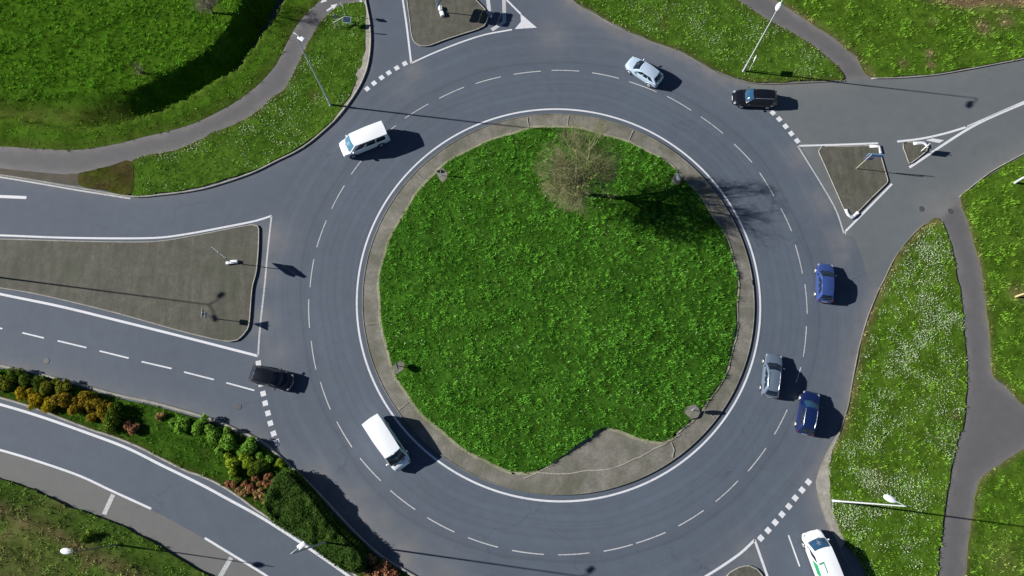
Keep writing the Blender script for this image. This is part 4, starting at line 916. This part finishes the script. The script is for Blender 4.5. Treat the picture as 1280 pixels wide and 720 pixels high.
# left splitter island: give way triangle over a small plate
r = sign_root('give way triangle above a small plate on the left splitter island', (267,398)); post(r, 2.75)
bm = bmesh.new(); q = [(-.48, 2.72), (.48, 2.72), (0, 1.92)]
for sgn, mi in ((-.055, 0), (-.085, 0)): pass
A_ = [bm.verts.new((-.05, y, z)) for y, z in q]; B_ = [bm.verts.new((-.09, y, z)) for y, z in q]; bm.faces.new(A_); bm.faces.new(B_[::-1])
for i in range(3): bm.faces.new((A_[i], A_[(i + 1) % 3], B_[(i + 1) % 3], B_[i]))
tr_ = link('triangle_panel', bm_mesh('triangle_panel', bm, M_SIGNBACK), r)
bm = bmesh.new(); q = [(-.47, 2.715), (.47, 2.715), (0, 1.93)]; bm.faces.new([bm.verts.new((-.0915, y, z)) for y, z in q]); link('red_border', bm_mesh('red_border', bm, M_SRED), tr_)
bm = bmesh.new(); q = [(-.34, 2.64), (.34, 2.64), (0, 2.08)]; A_ = [bm.verts.new((-.096, y, z)) for y, z in q]; B_ = [bm.verts.new((-.0925, y, z)) for y, z in q]; bm.faces.new(A_); bm.faces.new(B_[::-1])
for i in range(3): bm.faces.new((A_[i], A_[(i + 1) % 3], B_[(i + 1) % 3], B_[i]))
link('triangle_face', bm_mesh('triangle_face', bm, M_SWHITE), tr_)
panel(r, (0, 1), .55, 1.42, 1.84, M_SWHITE, M_SIGNBACK, off=(-.08, 0, 0))
# top splitter island: stacked direction panels
r = sign_root('large stack of direction panels on the top splitter island', (551.5,15)); D = wdir((640,8), (632,28))
post(r, 3.9, r=.05)
for i, (z0, z1) in enumerate(((1.72, 2.20), (2.24, 2.66), (2.70, 3.12), (3.16, 3.82))): panel(r, D, 1.75, z0, z1, (M_SBLUE, M_SWHITE, M_SGREEN, M_SBLUE)[i], M_SIGNBACK, tip=.0 if i < 3 else .0, bevel=.12)
bm = bmesh.new(); M_ = Matrix.Rotation(math.atan2(*wdir((549,9), (553,21))[::-1]), 3, 'Z'); dv_ = Vector((*wdir((549,9), (553,21)), 0)).normalized()
for a in (-.36, .36): add_box(bm, dv_ * a + Vector((0, 0, .16)), (.56, .42, .34), M_, .06)
link('base_block', bm_mesh('base_block', bm, M_SWHITE, 40), r)
# right splitter island
r = sign_root('sign with blue and violet panels on the four sided right splitter island', (1070.5,210.5)); post(r, 3.4, mat=plain('cream_pole', (0.45, 0.42, 0.30), .5))
ax = (1, -.12); panel(r, ax, 1.55, 2.75, 3.35, M_SWHITE, M_SLIGHTBLUE, off=(.55, 0, 0)); panel(r, ax, .85, 2.05, 2.6, M_SWHITE, plain('sign_violet', (0.16, 0.16, 0.42), .4), off=(.22, 0, 0))
# small splitter island
r = sign_root('low white sign panel on the small pointed splitter island', (1151.5,189)); D = wdir((1147,194), (1155,187))
post(r, 1.5); panel(r, D, .8, .55, 1.35, M_SWHITE, M_SWHITE, tip=0)
# four round arrow signs of the central island
def roundel(label, base, direction, h=.92, rad=.42, facemat=None):
    p = G(*base); p.z = float(h_lawn(np.array([p.x]), np.array([p.y]))[0]) + .02; r = sign_root(label, p, group='round arrow signs on the central island'); post(r, h + rad * .6, r=.035)
    d = Vector((*direction, 0)).normalized(); n = Vector((d.y, -d.x, 0)); M = Matrix((d, Vector((0, 0, 1)), n)).transposed().to_4x4(); M.translation = n * .06 + Vector((0, 0, h))
    bm = bmesh.new(); bmesh.ops.create_cone(bm, cap_ends=True, segments=28, radius1=rad, radius2=rad, depth=.04, matrix=M); pl = link('round_panel', bm_mesh('round_panel', bm, facemat[0], 40), r)
    M2 = M.copy(); M2.translation = n * .086 + Vector((0, 0, h)); bm = bmesh.new(); bmesh.ops.create_cone(bm, cap_ends=True, segments=28, radius1=rad * .93, radius2=rad * .93, depth=.006, matrix=M2); link('sign_face', bm_mesh('sign_face', bm, facemat[1]), pl)
    M3 = M.copy(); M3.translation = n * .093 + Vector((0, 0, h)); bm = bmesh.new(); add_box(bm, (-.06, 0, 0), (rad * .95, .11, .006)); vs = [bm.verts.new(q) for q in ((rad * .2, .2, .0), (rad * .75, 0, 0), (rad * .2, -.2, 0))]; bm.faces.new(vs)
    bmesh.ops.transform(bm, matrix=M3, verts=bm.verts); link('arrow', bm_mesh('arrow', bm, M_SWHITE), pl)
DKB = plain('dark_sign_back', (0.04, 0.045, 0.05), .5)
roundel('round sign seen from its dark back at the upper left edge of the central lawn', (552.5,221), (-1, .12), facemat=(DKB, M_SBLUE))
roundel('bright white round sign at the upper right edge of the central lawn', (845,226.5), wdir((842,218), (847,228)), facemat=(M_SWHITE, M_SWHITE))
roundel('round sign seen edge on at the lower left edge of the central lawn', (499.5,458.5), wdir((497,454), (500,463)), facemat=(DKB, M_SBLUE))
roundel('round sign on the small pad at the lower right edge of the central lawn', (864.5,513), wdir((870,511), (862,515)), facemat=(M_SIGNBACK, M_SBLUE))
# small things in the top-left daisy lawn
r = sign_root('small sign on a thin pale post where the cycle path meets the road', (432,20), z=.12); post(r, 2.25, r=.03); panel(r, wdir((463,19), (469,25)), .55, 1.65, 2.15, M_SBLUE, M_SIGNBACK)
r = sign_root('round sign seen edge on behind the low information board at top left', (425,36), z=.12); post(r, 2.3, r=.03)
bm = bmesh.new(); bmesh.ops.create_cone(bm, cap_ends=True, segments=24, radius1=.34, radius2=.34, depth=.03, matrix=Matrix.Translation((0, 0, 2.2)) @ Matrix.Rotation(R(90), 4, 'X')); link('round_panel', bm_mesh('round_panel', bm, M_SIGNBACK, 40), r)
p0, p1 = G(416.5,28.5,.9), G(430,21.3,.9)
r = sign_root('low cream wooden rail on two posts beside the cycle path', Vector(((p0.x + p1.x) / 2, (p0.y + p1.y) / 2, .12)), 'wooden_rail', 'rail'); hv = (p1 - p0) / 2; MW = plain('cream_wood', (0.55, 0.50, 0.38), .8)
bm = bmesh.new(); add_tube(bm, [Vector((-hv.x, -hv.y, .78)), Vector((hv.x, hv.y, .78))], .065, 8); link('rail', bm_mesh('rail', bm, MW, 50), r)
for q in (-.85, .85): post(r, .74, hv.x * q, hv.y * q, .05, MW)
r = sign_root('tilted dark blue information board with pale frame in the top left lawn', (436,31), 'information_board', 'board', z=.12)
Mb = Matrix.Rotation(-.15, 3, 'Z') @ Matrix.Rotation(R(24), 3, 'X')
bm = bmesh.new(); add_box(bm, (0, 0, .92), (.86, .62, .03), Mb, .008); bd = link('board', bm_mesh('board', bm, plain('board_blue', (0.012, 0.03, 0.075), .4)), r)
bm = bmesh.new()
for q in (-.31, .31): add_box(bm, Vector((0, 0, .93)) + Mb @ Vector((0, q, .012)), (.92, .05, .05), Mb)
for q in (-.43, .43): add_box(bm, Vector((0, 0, .93)) + Mb @ Vector((q, 0, .013)), (.05, .56, .05), Mb)
link('frame', bm_mesh('frame', bm, plain('board_frame', (0.22, 0.34, 0.26), .6)), bd); post(r, .9, -.32, 0, .035); post(r, .9, .32, 0, .035)
# beside the top lamp
r = sign_root('small grey sign on its own post beside the tall lamp in the top lawn', (936.5,87.5), z=.12); post(r, 2.5, r=.035); panel(r, (.25, .6), .7, 1.75, 2.4, M_SWHITE, M_SIGNBACK)

# ------------------------------------------------------------------ bare trees
def twigs(name_mats, h, crown_r, seed, n1=9, n2=7, n3=8, n4=5, trunk_h=1.6, r0=.22, spread=1.0):
    rg = np.random.default_rng(seed)
    tb = bmesh.new()
    base = Vector((0, 0, -.15)); fork = Vector((.15, .05, trunk_h))
    add_tube(tb, [base, Vector((.03, 0, .35)), fork], [r0 * 1.35, r0, r0 * .85], 10)
    cen = Vector((.1, 0, h * .58)); ends = []
    SV, SF = [], []
    def stick(pts, r_0, r_1):
        o = len(SV); n = len(pts)
        for i, p in enumerate(pts):
            d = (pts[min(i + 1, n - 1)] - pts[max(i - 1, 0)]); d = d.normalized() if d.length > 1e-6 else Vector((0, 0, 1)); a = Vector((.3, .5, .8)); u = d.cross(a).normalized(); w = d.cross(u); r = lerp(r_0, r_1, i / (n - 1))
            for k in range(3): SV.append(p + (u * math.cos(k * 2.094) + w * math.sin(k * 2.094)) * r)
        for i in range(n - 1):
            for k in range(3): SF.append((o + i * 3 + k, o + i * 3 + (k + 1) % 3, o + i * 3 + 3 + (k + 1) % 3, o + i * 3 + 3 + k))
    def rv(s=1): return Vector(rg.normal(0, s, 3))
    ph = rg.uniform(0, 6.28, 6)
    def lim(e):
        a = math.atan2(e.y, e.x); b = e.z / (e.length + 1e-6)
        return (.97 + .07 * math.sin(3 * a + ph[0] + 2 * b) + .05 * math.sin(7 * a + ph[1]) + .05 * math.sin(5 * b + ph[2])) * rg.uniform(.86, 1.12)
    def grow(p, d, ln, r, lev, bm):
        n = 5 if lev < 3 else 4; pts = [p]; q = p.copy(); dd = d.normalized()
        for i in range(n):
            dd = (dd + rv(.10 + .05 * lev) + Vector((0, 0, .06))).normalized(); q = q + dd * ln / n
            e3 = Vector(((q.x - cen.x) / crown_r, (q.y - cen.y) / crown_r, (q.z - cen.z) / (h - cen.z)))
            if e3.length > lim(e3): dd = (dd - e3.normalized() * .9).normalized(); m_ = lim(e3) / e3.length; q = Vector((cen.x + e3.x * m_ * crown_r, cen.y + e3.y * m_ * crown_r, cen.z + e3.z * m_ * (h - cen.z)))
            pts.append(q.copy())
        if bm is not None: add_tube(bm, pts, [lerp(r, r * .45, i / n) for i in range(n + 1)], 7)
        else: stick(pts, r, r * .35)
        kids = (n2, n3, n4)[lev - 1] if lev < 4 else 0
        for k in range(kids):
            t = rg.uniform(.3, 1.0) if k else 1.0; i = min(int(t * n), n - 1); o = pts[i].lerp(pts[i + 1], t * n - i) if t < 1 else pts[-1]
            ax = dd.orthogonal().normalized(); ax.rotate(Matrix.Rotation(rg.uniform(0, 6.28), 3, dd)); nd = (dd + ax * rg.uniform(.45, .95) + (o - cen).normalized() * .45).normalized()
            grow(o, nd, ln * rg.uniform(.42, .66), r * .42, lev + 1, None)
    for k in range(n1):
        a = k * 2.399 + rg.uniform(-.2, .2); el = R(24 + 58 * ((k * .618 + .13) % 1)) if k else R(85); d = Vector((math.cos(a) * math.cos(el) * spread, math.sin(a) * math.cos(el) * spread, math.sin(el)))
        ln = 1 / math.sqrt((math.cos(el) / (crown_r * .62)) ** 2 + (math.sin(el) / ((h - trunk_h) * .62)) ** 2)
        grow(fork + rv(.06) - Vector((0, 0, rg.uniform(0, .5))), d, ln, r0 * .42, 1, tb)
    V = np.array([tuple(v) for v in SV]); F = np.array(SF)
    return bm_mesh('trunk', tb, name_mats[0], 60), mesh_np('crown', V, F, [name_mats[1]], attrs={'bl': RNG.random(len(V))})
M_BARK = plain('yellowish_bark', (0.34, 0.31, 0.10), .9, var=.3)
M_TWIG = plain('olive_twigs', (0.20, 0.20, 0.09), .9, var=.3, scale=1.2)
M_GTWIG = plain('grey_twigs', (0.20, 0.17, 0.13), .9, var=.3, scale=1.2); M_GBARK = plain('grey_bark', (0.16, 0.14, 0.11), .9)
p = G(721,245); p.z = float(h_lawn(np.array([p.x]), np.array([p.y]))[0])
r = empty('bare_tree', p, .4); props(r, 'leafless olive tree with a dense round crown on the central lawn', 'tree')
a, b = twigs((M_BARK, M_TWIG), 10.6, 4.35, 3, n1=18, n2=9, n3=8, n4=7, trunk_h=2.7, r0=.24); link('trunk', a, r); link('crown', b, r)
def hm(px, py): q = G(px, py); q.z = float(h_meadow(np.array([q.x]), np.array([q.y]))[0]); return q
r = empty('bare_tree', hm(267,18)); props(r, 'small leafless tree on the meadow at the edge of the ditch', 'tree')
a, b = twigs((M_GBARK, M_GTWIG), 6.6, 1.9, 8, n1=10, n2=8, n3=8, n4=6, trunk_h=1.2, r0=.13); link('trunk', a, r); link('crown', b, r)
r = empty('bare_bush', hm(177,93)); props(r, 'low leafless grey bush on the ditch slope', 'bush')
a, b = twigs((M_GBARK, M_GTWIG), 1.7, .95, 9, n1=8, n2=5, n3=6, n4=2, trunk_h=.2, r0=.05); link('trunk', a, r); link('crown', b, r)

# ------------------------------------------------------------------ hedge and shrubs
def leafy(name, pts, nrm, size, mat, core=None, corem=None, jit=.55):
    """one small leaf face per point, facing roughly outward"""
    n = len(pts); nr = nrm + RNG.normal(0, jit, (n, 3)); nr /= np.linalg.norm(nr, axis=1)[:, None] + 1e-9
    a = np.cross(nr, RNG.normal(0, 1, (n, 3))); a /= np.linalg.norm(a, axis=1)[:, None] + 1e-9; b = np.cross(nr, a)
    s = (size * RNG.uniform(.6, 1.4, n))[:, None] / 2; w = .55
    V = np.empty((n, 4, 3)); V[:, 0] = pts - a * s; V[:, 1] = pts + b * s * w; V[:, 2] = pts + a * s; V[:, 3] = pts - b * s * w
    VV = V.reshape(-1, 3); F = [np.arange(4 * n).reshape(-1, 4)]; mi = [np.zeros(n, int)]; bl = np.repeat(RNG.random(n), 4); mats = [mat]
    if core is not None:
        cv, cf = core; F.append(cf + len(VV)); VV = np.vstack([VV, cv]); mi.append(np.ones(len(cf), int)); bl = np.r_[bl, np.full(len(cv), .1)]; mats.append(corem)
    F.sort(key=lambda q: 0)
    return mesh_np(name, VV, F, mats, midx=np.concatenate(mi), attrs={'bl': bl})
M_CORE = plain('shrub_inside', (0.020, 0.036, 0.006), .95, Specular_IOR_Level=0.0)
E_HEDGE = [(349,594),(365,587),(374,592),(387,607),(402,624),(412,640),(424,654),(439,669),(455,683),(461,697),(459,708),(447,714),(438,712),(415,698),(390,680),(365,664),(341,646),(334,632),(336,620),(343,606)]
P_H = S(E_HEDGE, .3, True)
xx, yy = np.meshgrid(np.arange(P_H[:, 0].min(), P_H[:, 0].max(), .22), np.arange(P_H[:, 1].min(), P_H[:, 1].max(), .22)); xx, yy = xx.ravel(), yy.ravel(); k = inside(xx, yy, P_H); xx, yy = xx[k], yy[k]
def h_hedge(x, y):
    d = dist_line(x, y, P_H, True); hh = 1.45 + .30 * vnoise(x, y, 1.5) + .28 * vnoise(x, y, .6)
    return hh * np.clip(d / .35, 0, 1) ** .4
x = RNG.uniform(P_H[:, 0].min(), P_H[:, 0].max(), 90000); y = RNG.uniform(P_H[:, 1].min(), P_H[:, 1].max(), 90000); k = inside(x, y, P_H); x, y = x[k], y[k]
z = h_hedge(x, y); e = .15; gx = (h_hedge(x + e, y) - h_hedge(x - e, y)) / (2 * e); gy = (h_hedge(x, y + e) - h_hedge(x, y - e)) / (2 * e)
nr = np.stack([-gx, -gy, np.ones(len(x))], 1); nr /= np.linalg.norm(nr, axis=1)[:, None]
pts = np.stack([x, y, z], 1) - nr * RNG.uniform(0, .28, len(x))[:, None]
# flank leaves down to the ground
i = RNG.integers(0, len(P_H), 16000); q = P_H[i]; cH = P_H.mean(0); inn = (cH - q); inn /= np.hypot(*inn.T)[:, None]
tz = RNG.uniform(.05, 1.5, len(i)); fl = np.column_stack([q + inn * (.05 + .25 * RNG.random(len(i))[:, None] + .1 * tz[:, None]) + RNG.normal(0, .12, (len(i), 2)), tz])
pts = np.vstack([pts, fl]); nr = np.vstack([nr, np.column_stack([-inn, np.full(len(i), .4)])])
cv, cf = cdt(P_H, [], np.stack([xx, yy], 1)); cv3 = np.column_stack([cv, np.maximum(h_hedge(cv[:, 0], cv[:, 1]) - .22, .0)])
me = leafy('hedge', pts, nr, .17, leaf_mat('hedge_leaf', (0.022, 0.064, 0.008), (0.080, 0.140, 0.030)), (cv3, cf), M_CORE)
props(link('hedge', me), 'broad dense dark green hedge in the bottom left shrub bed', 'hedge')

def shrub_mesh(name, mat, seed, n=420, leaf=.16, lumps=7, flat=.85):
    rg = np.random.default_rng(seed)
    cs = np.vstack([[0, 0, .55], np.column_stack([rg.normal(0, .42, (lumps, 2)), rg.uniform(.3, .8, lumps)])]); rs = np.r_[.62, rg.uniform(.28, .48, lumps)]
    pts, nr = [], []
    for c, r in zip(cs, rs):
        m = int(n * (r / .6) ** 2 / 2.2) + 10; d = rg.normal(0, 1, (m, 3)); d /= np.linalg.norm(d, axis=1)[:, None]; pts.append(c + d * r * rg.uniform(.75, 1.05, m)[:, None] * [1, 1, flat]); nr.append(d + [0, 0, .3])
    pts = np.vstack(pts); nr = np.vstack(nr); k = pts[:, 2] > .02; pts, nr = pts[k], nr[k]
    bm = bmesh.new(); bmesh.ops.create_icosphere(bm, subdivisions=2, radius=.46, matrix=Matrix.Translation((0, 0, .45)))
    for c, r in zip(cs[1:], rs[1:]): bmesh.ops.create_icosphere(bm, subdivisions=1, radius=r * .62, matrix=Matrix.Translation(c))
    cv = np.array([tuple(v.co) for v in bm.verts]); bm.verts.index_update(); cf = np.array([[v.index for v in f.verts] for f in bm.faces]); bm.free()
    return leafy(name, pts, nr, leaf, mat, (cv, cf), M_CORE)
KIND = {
 'olive': (leaf_mat('olive_leaf', (0.075, 0.105, 0.010), (0.25, 0.25, 0.030)), 'olive green rounded shrub'),
 'dark': (leaf_mat('dark_leaf', (0.035, 0.075, 0.008), (0.13, 0.19, 0.025)), 'dark green rounded shrub'),
 'yellow': (leaf_mat('yellow_leaf', (0.18, 0.15, 0.010), (0.52, 0.38, 0.025)), 'golden yellow shrub'),
 'orange': (leaf_mat('orange_leaf', (0.13, 0.105, 0.010), (0.36, 0.25, 0.028)), 'orange tinged rounded shrub'),
 'green': (leaf_mat('green_leaf', (0.055, 0.16, 0.014), (0.24, 0.44, 0.060)), 'bright green leafy shrub'),
 'lime': (leaf_mat('lime_leaf', (0.12, 0.22, 0.012), (0.40, 0.50, 0.045)), 'lime green leafy shrub'),
 'red': (leaf_mat('red_leaf', (0.18, 0.08, 0.035), (0.47, 0.22, 0.12)), 'small reddish shrub'),
 'tan': (leaf_mat('tan_leaf', (0.17, 0.11, 0.04), (0.45, 0.29, 0.13)), 'small tan brown shrub'),
}
MESHES = {k: [shrub_mesh('shrub', m, 50 + i * 7 + j, n=(1000 if k not in ('red', 'tan') else 340), leaf=(.15 if k not in ('red', 'tan') else .3), flat=(1.0 if k == 'orange' else .85)) for j in range(3)] for i, (k, (m, _)) in enumerate(KIND.items())}
ORD = 'first second third fourth fifth sixth seventh eighth ninth tenth eleventh twelfth'.split()
SHR = [('olive',5,479,11),('olive',-12,474,11),('dark',16,476,9),('yellow',29,493,8),('dark',33,476,9),('yellow',44,499,9),('dark',47,478,8),('olive',60,484,9),('yellow',63,506,9),('olive',78,484,8.5),('orange',83,500,10),
 ('orange',107,496,8.5),('orange',97,510,8.5),('orange',120,504,8),('orange',114,522,6.5),('orange',131,516,9),('dark',142,526,12),('red',165,536.5,6.5),('tan',197,520,4.5),
 ('green',229,532,9),('green',250,532,9),('green',268,543,10),('green',285,551,10),('lime',290,578,9),('dark',293,589,7.5),('green',312.5,559,10),('lime',310,576,7.5),('dark',325,582,9),('green',334,574,6),('lime',348,578,5),('dark',318,588,6),('green',300,565,6),
 ('red',317,598,4),('red',333,595.5,4.5),('red',352,597,4),('red',305.5,604.5,4.2),('red',312.5,609.5,5),('red',291,606.5,4.2),('red',284,604.5,4),('tan',297,611.5,3.5),('tan',304,615,4.5),('tan',319.5,616.5,4.8),('tan',327,620.5,5.5),('tan',335,622,4.8),('tan',323.6,604,3),('tan',340,601,3.2),('red',332.6,607,3.6),
 ('orange',450,708,4.5),('tan',465,702,5),('red',473,714,7),('red',482,708,6),('tan',460,717,5.5),('red',490,717,5.5),('green',440,700,4)]
from collections import Counter
byk = {}
for t in SHR: byk.setdefault(t[0], []).append(t)
for k, lst in byk.items():
    lst.sort(key=lambda t: t[1])
    for i, (_, px, py, r) in enumerate(lst):
        h = 1.15 if k not in ('red', 'tan') else 1.0; c = G(px, py, .55 * 1.0); rad = (G(px + r, py, .5) - G(px - r, py, .5)).length / 2
        o = link('shrub', MESHES[k][i % 3]); s = rad / .70; o.location = (c.x, c.y, .10); o.scale = (s, s, s * (1.0 if k != 'orange' else 1.15)); o.rotation_euler = (0, 0, RNG.uniform(0, 6.28))
        pos = 'leftmost' if i == 0 else 'rightmost' if i == len(lst) - 1 else '%s from the left' % ORD[i] if i < 12 else '%s from the right' % ORD[len(lst) - 1 - i]
        props(o, '%s in the shrub bed, %s of its colour' % (KIND[k][1], pos), 'shrub', 'shrubs planted in the bed between the roads')
# a dark tussock on the bank
o = link('shrub', MESHES['dark'][0].copy()); q = G(113,672); o.location = (q.x, q.y, .35); o.scale = (.75, .6, .8); props(o, 'low dark bush on the bottom left bank by the short lamp', 'shrub')
